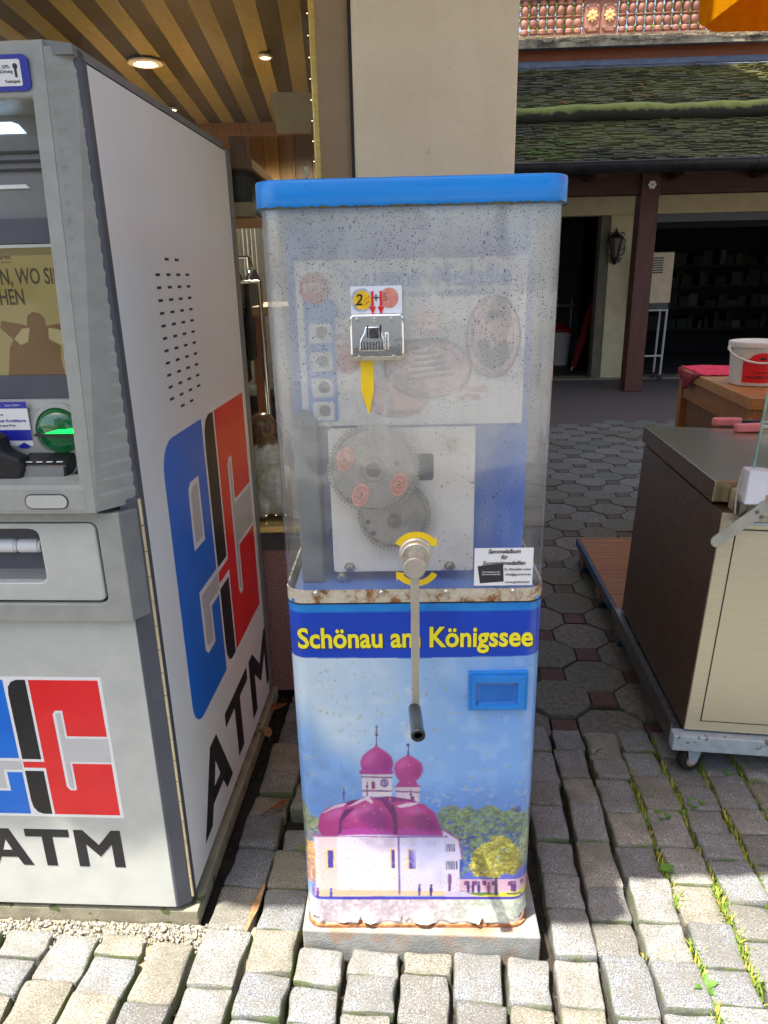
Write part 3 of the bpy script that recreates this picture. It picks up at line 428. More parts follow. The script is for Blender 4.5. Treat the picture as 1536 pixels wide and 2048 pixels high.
    c_ = strip.ramp(nn, [(.36, S(214, 206, 188)), (.5, S(198, 188, 166)), (.6, S(150, 104, 60)), (.72, S(70, 60, 52))])
    strip.set(col=c_, rough=.45, metal=.35); strip.bump(nn, .3, .002)
    sb = MB().frame(rrect(-HW - .0012, HW + .0012, -.0012, DEP + .0012, RC, 8), rrect(-HW + .002, HW - .002, .002, DEP - .002, RC - .002, 8), .8545, .881, 'z').build('foot_strip', strip.m, t, smooth=50)
    for x in (-.189, -.063, .061, .188):
        MB().lathe([(.0055, 0), (.006, .0015), (.0045, .004), (.0025, .005), (.0025, .0085), (.0012, .009)], 12, Matrix.Translation((x, -.001, .8755)) @ Matrix.Rotation(R(90), 4, 'X')).build('screw', M_['steel'], sb, smooth=40)
    MB().prism(rrect(-HW - .002, HW + .002, -.002, DEP + .002, RC, 8), .8520, .8538, 'z').build('seal', M_['black_rubber'], t, smooth=40)
    # --- inside: back panel, floor, poster, mechanism
    MB().box(-.232, .232, .165, .172, .86, 1.55).build('back_panel', inner, t)
    MB().box(-.238, .238, .004, .165, .856, .862).build('inner_floor', inner, t)
    paper = pm('poster_paper', S(226, 222, 214), S(232, 228, 222), 10, .6)
    po = MB().box(-.208, .208, .098, .101, 1.18, 1.479).build('poster', paper, t)
    yb = .0972
    pblue = pm('poster_blue', S(60, 130, 206), S(70, 138, 212), 10, .6); pred = pm('poster_red', S(190, 56, 62), S(198, 68, 72), 10, .6); ppink = pm('poster_pink', S(220, 172, 164), S(226, 184, 174), 60, .6)
    pgrey = pm('poster_grey', S(84, 80, 82), S(106, 100, 100), 60, .6)
    text('title', 'Souvenir-Medaille', .051, pblue, po, (.028, yb, 1.447), bold=.022, xs=.83)
    text('print_line', 'Prägen Sie Ihre Münze, die Sie mitnehmen!', .0155, pblue, po, (.03, yb, 1.419), bold=.008, xs=.9)
    text('print_line', 'Euro', .022, pblue, po, (-.118, yb, 1.388), bold=.01)
    o8 = [(-.174 + .029 * math.cos(R(22.5 + 45 * i)), 1.432 + .029 * math.sin(R(22.5 + 45 * i))) for i in range(8)]
    flat('stop_sign', o8, yb - .0003, pred, po); text('stop_lettering', 'STOP', .0225, paper, po, (-.174, yb - .0008, 1.432), bold=.012, xs=.8)
    flat('blue_column', rrect(-.196, -.14, 1.188, 1.412, .006, 3), yb, pblue, po)
    for z_ in (1.352, 1.300, 1.252, 1.208):
        flat('step_panel', rrect(-.188, -.147, z_ - .017, z_ + .019, .004, 3), yb - .0003, paper, po)
        flat('step_coin', ell(-.165, z_ + .002, .011, .011, 18), yb - .0006, pgrey, po)
    text('print_line', 'VOR\nBEF', .018, pred, po, (-.125, yb, 1.335), bold=.01); flat('coin_print', ell(-.118, 1.300, .022, .022), yb, pred, po)
    flat('coin_print', ell(.030, 1.372, .027, .027), yb, ppink, po); text('print_line', '5', .03, pred, po, (.024, yb - .0004, 1.372))
    for nm, cx, cz, rx, rz in (('medal_print', .030, 1.285, .082, .056), ('medal_print', -.030, 1.235, .062, .040), ('medal_print', .150, 1.340, .050, .074)):
        e = MB().frame(ell(cx, cz, rx, rz, 40), ell(cx, cz, rx * .95, rz * .95, 40), yb - .0014, yb - .0002).build(nm, pgrey, po)
        flat('medal_field', ell(cx, cz, rx * .95, rz * .95, 40), yb - .0008, ppink, po)
        MB().frame(ell(cx, cz, rx * .76, rz * .76, 40), ell(cx, cz, rx * .74, rz * .73, 40), yb - .0016, yb - .0008).build('medal_ring', pgrey, po)
    # head and shoulders on the right hand medal, chough on the other, plain relief strokes
    flat('medal_relief', [(.118, 1.312), (.126, 1.336), (.142, 1.33), (.150, 1.320), (.160, 1.33), (.172, 1.336), (.182, 1.312), (.168, 1.288), (.150, 1.282), (.132, 1.288)], yb - .0014, pgrey, po)
    flat('medal_relief', ell(.151, 1.358, .016, .022, 20), yb - .0016, ppink, po); flat('medal_relief', [(.133, 1.366), (.138, 1.386), (.156, 1.390), (.168, 1.380), (.166, 1.372), (.150, 1.378), (.140, 1.360)], yb - .0018, pgrey, po)
    for i in range(5): flat('medal_relief', [(-.015 + .004 * i, 1.262 + .012 * i), (.075 - .008 * i, 1.272 + .010 * i), (.082 - .008 * i, 1.279 + .010 * i), (-.005 + .004 * i, 1.268 + .012 * i)], yb - .0014, pgrey, po)
    flat('paper_tag', [(.068, 1.222), (.142, 1.232), (.146, 1.252), (.070, 1.246)], yb - .0018, paper, po); text('print_line', 'NACHHER\nAFTER', .0145, pred, po, (.107, yb - .0024, 1.238), bold=.008)
    text('print_line', 'KÖNIG', .017, pgrey, po, (.150, yb - .0014, 1.401), bold=.01); text('print_line', 'LUDWIG II.', .015, pgrey, po, (.150, yb - .0014, 1.274), bold=.008, xs=.85)
    text('print_line', 'ALPENHOTEL', .014, pgrey, po, (.03, yb - .0014, 1.334), bold=.008); text('print_line', 'KÖNIGSSEE', .014, pgrey, po, (-.02, yb - .0014, 1.204), bold=.008)
    plate = pm('mechanism_plate', S(222, 214, 200), S(228, 222, 210), 16, .4, speck=(90, .70, S(150, 134, 110)))
    pl_ = MB().prism(rrect(-.160, .119, .886, 1.178, .004, 2), .078, .084).build('mechanism_plate', plate, t)
    flat('square_hole', rrect(.010, .040, 1.075, 1.128, .006, 4), .0772, M_['atm_dark'], pl_)
    for x, z_ in ((-.128, .896), (.072, .896), (.075, 1.145), (-.145, .876)):
        MB().lathe([(.0115, 0), (.0115, .002), (.008, .0022), (.0075, .008), (.005, .009)], 6, Matrix.Translation((x, .078, z_)) @ Matrix.Rotation(R(90), 4, 'X')).build('bolt', M_['steel'], pl_)
    gmat = pm('gear_steel', S(156, 154, 148), S(174, 170, 162), 26, .3, metal=.5, rvar=.08)
    def gear(cx, cz, r, n_, y0, y1):
        p = []
        for i in range(n_):
            for dr, da in ((0, 0), (0, .34), (.0056, .46), (.0056, .80)):
                a = 2 * math.pi * (i + da) / n_; p.append((cx + (r - .0056 + dr) * math.cos(a), cz + (r - .0056 + dr) * math.sin(a)))
        return MB().prism(p, y0, y1).build('gear', gmat, t)
    g1 = gear(-.074, 1.106, .087, 72, .046, .054); g2 = gear(-.037, 1.010, .071, 58, .058, .066)
    copper = pm('copper', S(216, 140, 118), S(236, 170, 148), 120, .4, metal=.25, bump=.3, bscale=300)
    for (cx, cz), par, y in (((-.126, 1.128), g1, .0455), ((-.100, 1.057), g1, .0455), ((-.027, 1.077), g1, .0455)):
        MB().prism([(cx + .0175 * math.cos(a) * .93 + .004 * math.sin(a), cz + .0235 * math.sin(a)) for a in [2 * math.pi * i / 28 for i in range(28)]], y - .002, y).build('medal', copper, g1, bevel=.0008)
        cdk = M_.setdefault('copper_dark', pm('copper_dark', S(140, 86, 74), S(170, 112, 98), 200, .5, metal=.2)); E_ = lambda k: [(cx + .0175 * k * math.cos(a) * .93 + .004 * k * math.sin(a), cz + .0235 * k * math.sin(a)) for a in [2 * math.pi * i / 28 for i in range(28)]]
        MB().frame(E_(.70), E_(.64), y - .0030, y - .0019).build('medal_ring', cdk, g1)
        rq = random.Random(int(cx * -1000))
        for i in range(7):
            a0 = rq.uniform(0, 6.28); r_ = rq.uniform(.0, .0075); x_, z_ = cx + r_ * math.cos(a0), cz + 1.3 * r_ * math.sin(a0); w_, h_ = rq.uniform(.001, .004), rq.uniform(.0008, .0025)
            flat('medal_relief', [(x_ - w_, z_ - h_), (x_ + w_, z_ - h_ * .2), (x_ + w_ * .8, z_ + h_), (x_ - w_ * .6, z_ + h_ * .7)], y - .0029, cdk, g1)
    for (cx, cz), par, y in (((-.074, 1.106), g1, .046), ((-.037, 1.000), g2, .058)):
        MB().lathe([(.014, 0), (.014, .003), (.009, .0035), (.009, .008), (.004, .0085), (.004, .006)], 20, Matrix.Translation((cx, y, cz)) @ Matrix.Rotation(R(90), 4, 'X')).build('axle', M_['steel_dark'], par, smooth=40)
    for cx, cz, r_, par, y in ((-.074, 1.106, .078, g1, .046), (-.074, 1.106, .024, g1, .046), (-.037, 1.010, .062, g2, .058)): MB().frame(ell(cx, cz, r_, r_, 48), ell(cx, cz, r_ - .0012, r_ - .0012, 48), y - .0012, y + .001).build('turned_ring', M_['steel_dark'], par)
    for cx, cz, par, y in ((-.078, .975, g2, .0575), (-.088, .998, g2, .0575), (-.030, 1.118, g1, .0455)):
        flat('drill_hole', ell(cx, cz, .005, .005, 14), y, M_['atm_dark'], par)
    chm = MB().tube([(-.03, .06, 1.30), (-.045, .062, 1.24), (-.055, .062, 1.19), (-.052, .07, 1.16)], [.003] * 4, 8).build('coin_chute', pm('clear_tube', S(214, 214, 214), S(220, 220, 220), 10, .2), t, smooth=60)
    reflection_mat = pm('reflection_grey', S(92, 98, 100), S(104, 108, 110), 10, .5)
    MB().box(-.225, -.180, .075, .15, .864, 1.185).build('reflection_block', reflection_mat, t, bevel=.004)  # added dark column standing in for the gabled reflection on the cover
    MB().prism([(-.228, 1.185), (-.178, 1.185), (-.190, 1.205), (-.203, 1.214), (-.216, 1.205)], .07, .15).build('reflection_gable', reflection_mat, t)
    # --- coin slot unit on the cover
    ye = -.002
    sg = MB().prism(rrect(-.103, -.017, 1.386, 1.435, .001, 2), -.0035, -.0012).build('coin_sign', pm('sign_paper', S(222, 228, 238), S(228, 232, 240), 10, .35), t)
    flat('coin_print', ell(-.0845, 1.4125, .0185, .0195, 32), -.0040, pm('coin_silver', S(150, 160, 168), S(196, 200, 204), 160, .4), sg)
    flat('coin_print', ell(-.0835, 1.4125, .0145, .0150, 32), -.0044, pm('coin_gold', S(224, 176, 20), S(250, 206, 30), 120, .4), sg)
    text('coin_number', '2', .026, M_['black_print'], sg, (-.090, -.0048, 1.4125), bold=.01, shear=.2)
    for i in range(7): flat('coin_relief', [(-.082 + .002 * math.cos(i * 2.1) + .0035 * (i % 3), 1.405 + .0024 * i), (-.078 + .0035 * (i % 3), 1.4045 + .0024 * i), (-.080 + .0035 * (i % 3), 1.407 + .0024 * i)], -.0048, pm('relief_orange', S(200, 110, 20), S(210, 120, 24), 20, .5), sg)
    flat('coin_print', ell(-.0385, 1.4155, .0155, .0165, 32), -.0040, pm('coin_copper', S(204, 124, 112), S(222, 150, 134), 90, .4), sg)
    text('coin_number', '5', .018, pm('copper_ink', S(170, 96, 88), None, 20, .5), sg, (-.045, -.0045, 1.4165)); text('plus_sign', '+', .020, M_['ink'], sg, (-.0605, -.0042, 1.4155), bold=.012)
    for x in (-.0665, -.0525): flat('red_arrow', [(x - .002, 1.427), (x + .002, 1.427), (x + .002, 1.402), (x + .0056, 1.402), (x, 1.3885), (x - .0056, 1.402), (x - .002, 1.402)], -.0046, M_['red_print'], sg)
    cm = MB().prism(rrect(-.106, -.014, 1.318, 1.391, .008, 6), -.014, -.001).build('coin_slot_unit', M_['chrome'], t, bevel=.004, seg=3, smooth=60)
    MB().prism([(-.106, 1.326), (-.014, 1.326), (-.014, 1.3185), (-.018, 1.3135), (-.102, 1.3135), (-.106, 1.3185)], -.0135, -.002).build('slot_base', M_['steel'], cm, bevel=.001)
    MB().prism([(-.090, 1.331), (-.047, 1.331), (-.047, 1.350), (-.053, 1.362), (-.055, 1.371), (-.079, 1.371), (-.081, 1.362), (-.088, 1.350)], -.027, -.011).build('slot_housing', M_['chrome'], cm, bevel=.002, seg=3, smooth=50)
    hm = MB()
    for i in range(8): hm.box(-.087 + .005 * i, -.0855 + .005 * i, -.0285, -.0265, 1.334, 1.346)
    hm.build('slot_grille', M_['atm_black'], cm)
    MB().box(-.0725, -.0565, -.0295, -.0265, 1.352, 1.369).build('coin_window', pm('dark_steel', S(70, 70, 76), S(110, 108, 112), 200, .2, metal=.8), cm, bevel=.001)
    for x in (-.075, -.0535): MB().box(x - .0011, x + .0011, -.0282, -.025, 1.353, 1.372).build('coin_slot', M_['atm_black'], cm)
    MB().box(-.047, -.040, -.024, -.011, 1.331, 1.361).build('slot_cheek', M_['chrome'], cm, bevel=.002)
    for x, z_ in ((-.092, 1.382), (-.063, 1.382), (-.035, 1.382), (-.090, 1.320), (-.032, 1.320)):
        MB().lathe([(.0036, 0), (.0034, .0012), (.002, .0018), (.0016, .0008)], 14, Matrix.Translation((x, -.0138, z_)) @ Matrix.Rotation(R(90), 4, 'X')).build('screw', M_['steel'], cm, smooth=40)
    yarrow = pm('sticker_yellow', S(238, 198, 24), S(244, 206, 36), 20, .35)
    flat('yellow_pointer', [(-.090, 1.314), (-.068, 1.314), (-.068, 1.262), (-.0765, 1.221), (-.0785, 1.221), (-.090, 1.262)], -.0018, yarrow, t, .0006)
    # --- turning arrows, album sticker
    def arc(c, r0, r1, a0, a1, head, n_=16):
        o_ = [(c[0] + r1 * math.cos(R(a0 + (a1 - a0) * i / n_)), c[1] + r1 * math.sin(R(a0 + (a1 - a0) * i / n_))) for i in range(n_ + 1)]
        i_ = [(c[0] + r0 * math.cos(R(a0 + (a1 - a0) * i / n_)), c[1] + r0 * math.sin(R(a0 + (a1 - a0) * i / n_))) for i in range(n_, -1, -1)]
        e = R(a1); rm = (r0 + r1) / 2; d = 1 if a1 > a0 else -1; hw = (r1 - r0) * .95
        tip = (c[0] + rm * math.cos(e) - d * head * math.sin(e), c[1] + rm * math.sin(e) + d * head * math.cos(e))
        return o_ + [(c[0] + (rm + hw) * math.cos(e), c[1] + (rm + hw) * math.sin(e)), tip, (c[0] + (rm - hw) * math.cos(e), c[1] + (rm - hw) * math.sin(e))] + i_
    flat('turning_arrow', arc((.004, .953), .0335, .0455, 150, 42, .014), -.0018, yarrow, t, .0006)
    flat('turning_arrow', arc((.004, .934), .0335, .0455, -30, -138, .014), -.0018, yarrow, t, .0006)
    st = flat('album_sticker', rrect(.113, .223, .888, .964, .001, 2), -.0022, M_['white_print'], t, .0008)
    text('sticker_text', 'Sammelalbum\nfür\nSouvenirmedaillen', .0118, M_['black_print'], st, (.168, -.0028, .9455), bold=.016, shear=.3, xs=.93)
    bk = flat('book_picture', [(.119, .928), (.167, .933), (.169, .896), (.124, .893)], -.0026, M_['ink'], st)
    text('sticker_text', 'Sammelalbum für\nSouvenirmedaillen', .0048, M_['white_print'], st, (.145, -.0034, .914))
    text('sticker_text', 'Zu Bestellen unter', .0068, M_['ink'], st, (.1945, -.0028, .921)); text('sticker_text', 'info@geoherst.at', .0068, M_['ink'], st, (.1955, -.0028, .9105)); text('sticker_text', 'www.geoherst.at', .0068, M_['ink'], st, (.1945, -.0028, .895))
    # --- crank
    YR = Matrix.Rotation(R(90), 4, 'X')
    brushed = pm('brushed_steel', S(196, 190, 176), S(204, 198, 184), 30, .3, metal=.6, rvar=.03)
    ck = MB().lathe([(.0305, 0), (.0305, .004), (.028, .006), (.028, .022), (.026, .024), (.0155, .024), (.0155, .058)], 40, Matrix.Translation((.002, -.001, .956)) @ YR).build('crank', brushed, t, smooth=35)
    MB().lathe([(.0195, 0), (.0205, .002), (.0205, .014), (.019, .016), (.0, .0162)], 32, Matrix.Translation((-.001, -.054, .953)) @ YR).build('crank_boss', brushed, ck, smooth=35)
    MB().prism(rrect(-.0085, .0075, .648, .950, .003, 3), -.066, -.055).build('crank_arm', brushed, ck, bevel=.0012)
    gp = MB().lathe([(.008, -.004), (.0115, -.002), (.0125, .004), (.0125, .076), (.0135, .080), (.0135, .086), (.012, .0875), (.0078, .0875), (.0072, .084), (.0072, .04), (0, .04)], 28, Matrix.Translation((-.003, -.064, .660)) @ Matrix.Rotation(R(90), 4, 'X') @ Matrix.Rotation(R(3), 4, 'Y')).build('crank_grip', pm('grip_black', S(22, 22, 24), S(30, 30, 32), 30, .22, coat=.4), ck, smooth=35, label='black tubular grip on the end of the crank arm')
    # --- concrete slab below
    conc = NT('concrete_slab'); cv_ = conc.pos(); cn = conc.noise(cv_, 20, 5); cr = conc.noise(cv_, 9, 4)
    cc = conc.ramp(cn, [(.3, S(112, 114, 112)), (.7, S(146, 146, 142))]); ru = conc.math('MULTIPLY', conc.ramp(cr, [(.48, 0), (.62, 1)]), .75)
    cc = conc.mix(ru, cc, S(156, 110, 70)); conc.set(col=cc, rough=.9); conc.bump(conc.noise(cv_, 220, 4), .5, .004)
    sl_ = MB(); sl_.prism([(-.262, -.010), (.276, -.030), (.28, .40), (-.262, .40)], -.05, .039, 'z')
    o = sl_.build('concrete_slab', conc.m, None, bevel=.004, loc=(.055, 1.241, 0), rot=(0, 0, R(-1.4)))
    tag(o, 'rust stained grey concrete slab under the souvenir machine', 'slab')
    return t
machine = make_machine()
# ================================================================ cash machine
def logo(parent, place, s):
    """e/c card emblem; place(a, b, layer) -> local point, a to the right and b up, both 0..1"""
    def put(name, pts, layer, mat):
        mb = MB(); n = len(pts)
        mb.v = [place(a, b, layer) for a, b in pts] + [place(a, b, layer - 1.0) for a, b in pts]
        mb.f = [tuple(range(n)), tuple(range(2 * n - 1, n - 1, -1))] + [(i, n + i, n + (i + 1) % n, (i + 1) % n) for i in range(n)]; mb.m = [0] * len(mb.f)
        return mb.build(name, mat, parent)
    def rl(x0, x1, y0, y1, r):      # rounded on the left side only
        return [(x1, y0), (x1, y1)] + [(x0 + r - r * math.sin(R(i * 15)), y1 - r + r * math.cos(R(i * 15))) for i in range(7)] + [(x0 + r - r * math.cos(R(i * 15)), y0 + r - r * math.sin(R(i * 15))) for i in range(7)]
    put('emblem_outline', rl(-.022, 1.022, -.022, 1.022, .12), 1, M_['white_print'])
    put('emblem_blue', rl(0, .405, 0, 1, .10), 2, M_['blue_print'])
    put('emblem_black', [(.425, .425), (.548, .425), (.548, 1), (.49, 1), (.455, .985), (.432, .95), (.425, .90)], 2, M_['black_print'])
    put('emblem_black', [(.425, .335), (.425, .10), (.432, .05), (.455, .015), (.49, 0), (.548, 0), (.548, .335)], 2, M_['black_print'])
    put('emblem_red', [(.566, 0), (1, 0), (1, .395), (.745, .395), (.745, .20), (.735, .19), (.70, .19), (.68, .22), (.68, .76), (.70, .785), (.745, .785), (.745, .60), (1, .60), (1, 1), (.566, 1), (.566, .405), (.425, .405), (.425, .36), (.566, .36)], 2, M_['red_print'])
    for w_, lay, mt in ((.020, 3, 'white_print'), (0, 4, 'grey_print')):
        put('emblem_notch', [(.21 - w_, .605 - w_), (.29 + w_, .605 - w_), (.29 + w_, .80 + w_), (.24 - w_, .80 + w_), (.215 - w_, .78 + w_)], lay, M_[mt])
        put('emblem_notch', [(.21 - w_, .41 + w_), (.21 - w_, .225 - w_), (.235 - w_, .20 - w_), (.285 + w_, .20 - w_), (.285 + w_, .345 - w_), (.41, .345 - w_), (.41, .41 + w_)], lay, M_[mt])
    put('emblem_slot', [(.70, .76), (.70, .225), (.712, .205), (.728, .205), (.728, .412), (1.0, .412), (1.0, .582), (.728, .582), (.728, .77), (.712, .77)], 3.5, M_['grey_print'])
def letters(parent, place, mat):
    """A T M in heavy strokes, each letter a part; place(a, b) with b 0..1, a in letter heights"""
    A = [(0, 0), (.24, 0), (.36, .26), (.70, .26), (.58, .45), (.445, .45), (.53, .68), (.82, 0), (1.06, 0), (.645, 1), (.42, 1)]
    T = [(1.36, 0), (1.60, 0), (1.60, .80), (1.98, .80), (1.98, 1), (.99, 1), (.99, .80), (1.36, .80)]
    Mm = [(2.10, 0), (2.33, 0), (2.33, .62), (2.62, .28), (2.91, .62), (2.91, 0), (3.14, 0), (3.14, 1), (2.94, 1), (2.62, .60), (2.30, 1), (2.10, 1)]
    A2 = [(0, 0), (.24, 0), (.34, .22), (.72, .22), (.82, 0), (1.06, 0), (.645, 1), (.42, 1)]
    for nm, p in (('letter_a', A2), ('letter_t', T), ('letter_m', Mm)):
        mb = MB(); n = len(p); mb.v = [place(a, b, 1) for a, b in p] + [place(a, b, 0) for a, b in p]
        mb.f = [tuple(range(n)), tuple(range(2 * n - 1, n - 1, -1))] + [(i, n + i, n + (i + 1) % n, (i + 1) % n) for i in range(n)]; mb.m = [0] * len(mb.f)
        mb.build(nm, mat, parent)
    return [(.42, .40), (.64, .40), (.53, .66)]

def make_atm():
    t = thing('cash_machine', 'grey cash machine with red white and blue card emblem beside shop window', 'cash machine', (-.485, 1.33, 0), R(-3.4))
    WL = -.78
    MB().box(WL, 0, .012, .95, .035, 1.036).build('cabinet', M_['atm_dark'], t, bevel=.006)
    MB().box(WL, 0, .085, .95, 1.036, 1.80).build('upper_cabinet', M_['atm_dark'], t, bevel=.006)
    # side panel, hinge, rear strip
    sp = MB().box(.0, .004, .032, .905, .036, 1.796).build('side_panel', M_['atm_side'], t, bevel=.0015)
    MB().box(.0, .006, .909, .955, .034, 1.803).build('rear_trim', M_['atm_mid'], t, bevel=.004)
    MB().box(-.012, .0065, .002, .030, .034, 1.80).build('corner_trim', M_['atm_dark'], t, bevel=.006, seg=3)
    hg = MB(); z = .05
    brass = pm('hinge_brass', S(214, 200, 160), S(228, 214, 178), 30, .35, metal=.6)
    hinge = thing_part = bpy.data.objects.new('hinge', None); COL.objects.link(hinge); hinge.parent = t
    while z < 1.03: MB().cyl((.006, .001, z), (.006, .001, z + .0535), .0034, n=10).build('hinge_knuckle', brass, hinge, smooth=40); z += .0555
    # side print
    logo(sp, lambda a, b, l: (.004 + l * .00035, .150 + a * .715, .405 + b * .715), .715)
    letters(sp, lambda a, b, l: (.0042 + l * .0005, .128 + a * .256, .085 + b * .21), M_['black_print'])
    flat('letter_counter', [(.128 + .43 * .256, .085 + .42 * .21), (.128 + .63 * .256, .085 + .42 * .21), (.128 + .53 * .256, .085 + .70 * .21)], .0053, M_['atm_side'], sp, .0003, 'x')
    # ventilation slots
    rows = [(1.495, [1, 2]), (1.463, [0, 1, 2, 3])] + [(1.463 - .0262 * k, [0, 1, 2, 3]) for k in range(1, 11)] + [(1.463 - .0262 * 11, [1, 2])]
    for zc, cs in rows:
        for c in cs:
            y = .252 + .066 * c; MB().box(.0035, .0046, y - .0125, y + .0125, zc - .0028, zc + .0028).build('vent_slot', M_['black_rubber'], sp)
    # plinth
    pl = pm('plinth_concrete', S(128, 122, 102), S(150, 144, 122), 20, .9, bump=.4, bscale=200, speck=(24, .62, S(84, 92, 50)))
    MB().box(WL, .020, -.016, .97, -.03, .020).build('plinth', pl, t, bevel=.004)
    # lower door
    dr = MB().box(WL, -.028, -.020, .012, .034, .794).build('lower_door', M_['atm_light'], t, bevel=.002)
    MB().prism([(-.028, -.019), (-.0235, -.020), (.004, -.002), (.004, .012), (-.028, .012)], .034, 1.05, 'z').build('door_edge', M_['atm_dark'], t, bevel=.002)
    logo(dr, lambda a, b, l: (-.478 + a * .35, -.020 - l * .00035, .301 + b * .35), .35)
    letters(dr, lambda a, b, l: (-.467 + a * .1055, -.0203 - l * .0005, .152 + b * .105), M_['black_print'])
    flat('letter_counter', [(-.467 + .43 * .1055, .152 + .42 * .105), (-.467 + .63 * .1055, .152 + .42 * .105), (-.467 + .53 * .1055, .152 + .70 * .105)], -.0212, M_['atm_light'], dr)
    # middle drawer with cash outlet
    md = MB().frame(rrect(WL, -.022, .798, 1.030, .004, 3), rrect(WL + .05, -.068, .838, 1.012, .016, 3), -.038, .012).build('drawer_front', M_['atm_grey'], t, bevel=.003)
    pan = MB().frame(rrect(WL + .06, -.074, .843, 1.008, .012, 4), rrect(WL + .10, -.190, .882, .996, .016, 4), -.034, -.010).build('drawer_panel', M_['atm_light'], md, bevel=.004)
    MB().prism([(-.020, -.034), (.001, -.006), (.001, .010), (-.03, .010), (-.03, -.034)], .800, 1.030, 'z').build('drawer_cheek', M_['atm_mid'], md, bevel=.004)
    ct = MB(); ct.add([(WL + .1, -.012, .882), (-.188, -.012, .882), (-.188, -.012, .998), (WL + .1, -.012, .998), (WL + .1, .05, .912), (-.205, .05, .912), (-.205, .04, .985), (WL + .1, .04, .985)], [(0, 1, 5, 4), (1, 2, 6, 5), (2, 3, 7, 6), (4, 5, 6, 7)])
    ct.build('outlet_recess', M_['atm_mid'], md)
    for a, b in ((-.42, -.262), (-.260, -.212)): MB().lathe([(.010, 0), (.0145, .002), (.0145, b - a - .006), (.0125, b - a - .004), (.0125, b - a)], 20, Matrix.Translation((a, .012, .945)) @ Matrix.Rotation(R(90), 4, 'Y')).build('outlet_roller', M_['white_print'], md, smooth=40)
    # upper fascia: leaning frame with a ribbed flank
    fx0, fx1 = WL, -.052
    yb, yt, zb, zt = -.062, -.014, 1.036, 1.822
    yy = lambda z_: yb + (yt - yb) * (z_ - zb) / (zt - zb)
    fr = MB()
    O = [(fx1, zb), (fx1 + .008, zt), (fx0, zt), (fx0, zb)]; I = [(-.079, 1.092), (-.072, 1.738), (fx0 + .06, 1.738), (fx0 + .06, 1.092)]
    I2 = [(-.090, 1.095), (-.084, 1.728), (fx0 + .07, 1.728), (fx0 + .07, 1.095)]
    fr.v = [(x, yy(z_), z_) for x, z_ in O] + [(x, yy(z_), z_) for x, z_ in I] + [(x, .055, z_) for x, z_ in I2] + [(x, .02, z_) for x, z_ in O]
    for k in range(4):
        j = (k + 1) % 4; fr.f += [(k, j, 4 + j, 4 + k), (4 + k, 4 + j, 8 + j, 8 + k), (k, 12 + k, 12 + j, j)]; fr.m += [0] * 3
    fas = fr.build('fascia', M_['atm_grey'], t, bevel=.004, seg=3)
    rb = MB(); n = 26
    def flank(z_): return (fx1 + .008 * (z_ - zb) / (zt - zb), yy(z_))
    # flank base plate and horizontal ribs
    base = []; z0, z1 = 1.040, 1.812
    for z_ in (z0, z1):
        x, y = flank(z_); base += [(x, y, z_), (.001, .006, z_), (.001, .03, z_), (x, .03, z_)]
    rb.add(base, [(0, 1, 5, 4), (1, 2, 6, 5), (0, 3, 2, 1), (4, 5, 6, 7), (3, 0, 4, 7)])
    flk = rb.build('fascia_flank', M_['atm_grey'], t)
    for i in range(n):
        za = 1.050 + i * .0285; zb_ = za + .0245
        (xa, ya), (xb, yb_) = flank(za), flank(zb_)
        r_ = MB(); f = .10; g = 1.0
        nl = math.hypot(.0012 - xa, .006 - ya); nx_, ny_ = (.006 - ya) / nl, -(.0012 - xa) / nl
        P = lambda x, y, k, z_, o: (x + (.0012 - x) * k + o * nx_, y + (.006 - y) * k + o * ny_, z_)
        r_.add([P(xa, ya, .12, za, .0005), P(xa, ya, .99, za, .0005), P(xb, yb_, .99, zb_, .0005), P(xb, yb_, .12, zb_, .0005),
                P(xa, ya, .14, za + .017, .0028), P(xa, ya, .97, za + .017, .0024)], [(0, 1, 5, 4), (4, 5, 2, 3), (0, 4, 3), (1, 2, 5)])
        r_.build('rib', M_['atm_grey'], flk)
    MB().prism([(fx1 - .004, 1.822), (fx1 + .006, 1.822), (.001, 1.815), (.001, 1.80), (fx1 - .004, 1.80)], -.010, .9).build('top_edge', M_['atm_mid'], t)
    # sign over the recess
    ys = yy(1.765) - .001
    sg = flat('alarm_sign', rrect(-.62, -.070, 1.748, 1.800, .010, 4), ys - .003, M_['navy_print'], fas, .004)
    flat('sign_field', rrect(-.61, -.083, 1.755, 1.793, .003, 3), ys - .0036, M_['white_print'], sg)
    text('sign_text', 'Gesichert', .0165, M_['ink'], sg, (-.1165, ys - .0042, 1.779), align='RIGHT', bold=.012); text('sign_text', 'Bargeld', .0125, M_['ink'], sg, (-.126, ys - .0042, 1.764), align='RIGHT')
    text('sign_text', 'GPS-\nOrtung', .0066, M_['ink'], sg, (-.1065, ys - .0042, 1.779)); text('sign_text', 'Funksignal', .006, M_['ink'], sg, (-.099, ys - .0042, 1.7615))
    flat('key_symbol', ell(-.0915, 1.783, .004, .0042, 14) , ys - .0042, M_['ink'], sg); flat('key_symbol', rrect(-.0935, -.0895, 1.767, 1.781, .0015, 2), ys - .0042, M_['ink'], sg)
    # recess: lamp, louvres, slot, screen, console
    rc = MB().box(WL + .07, -.086, .052, .075, 1.50, 1.735).build('recess_head', M_['atm_mid'], t)
    lm = NT('lit_panel'); lm.set(col=S(200, 220, 240), em=S(170, 210, 245), ems=.9); lm.l(lm.ramp(lm.noise(lm.pos(), 12), [(.3, S(150, 200, 245)), (.7, S(200, 225, 248))]), lm.p.inputs['Emission Color'])
    flat('recess_lamp', [(WL + .1, 1.700), (-.128, 1.700), (-.140, 1.714), (-.152, 1.718), (WL + .1, 1.718)], .0500, lm.m, rc, .002)
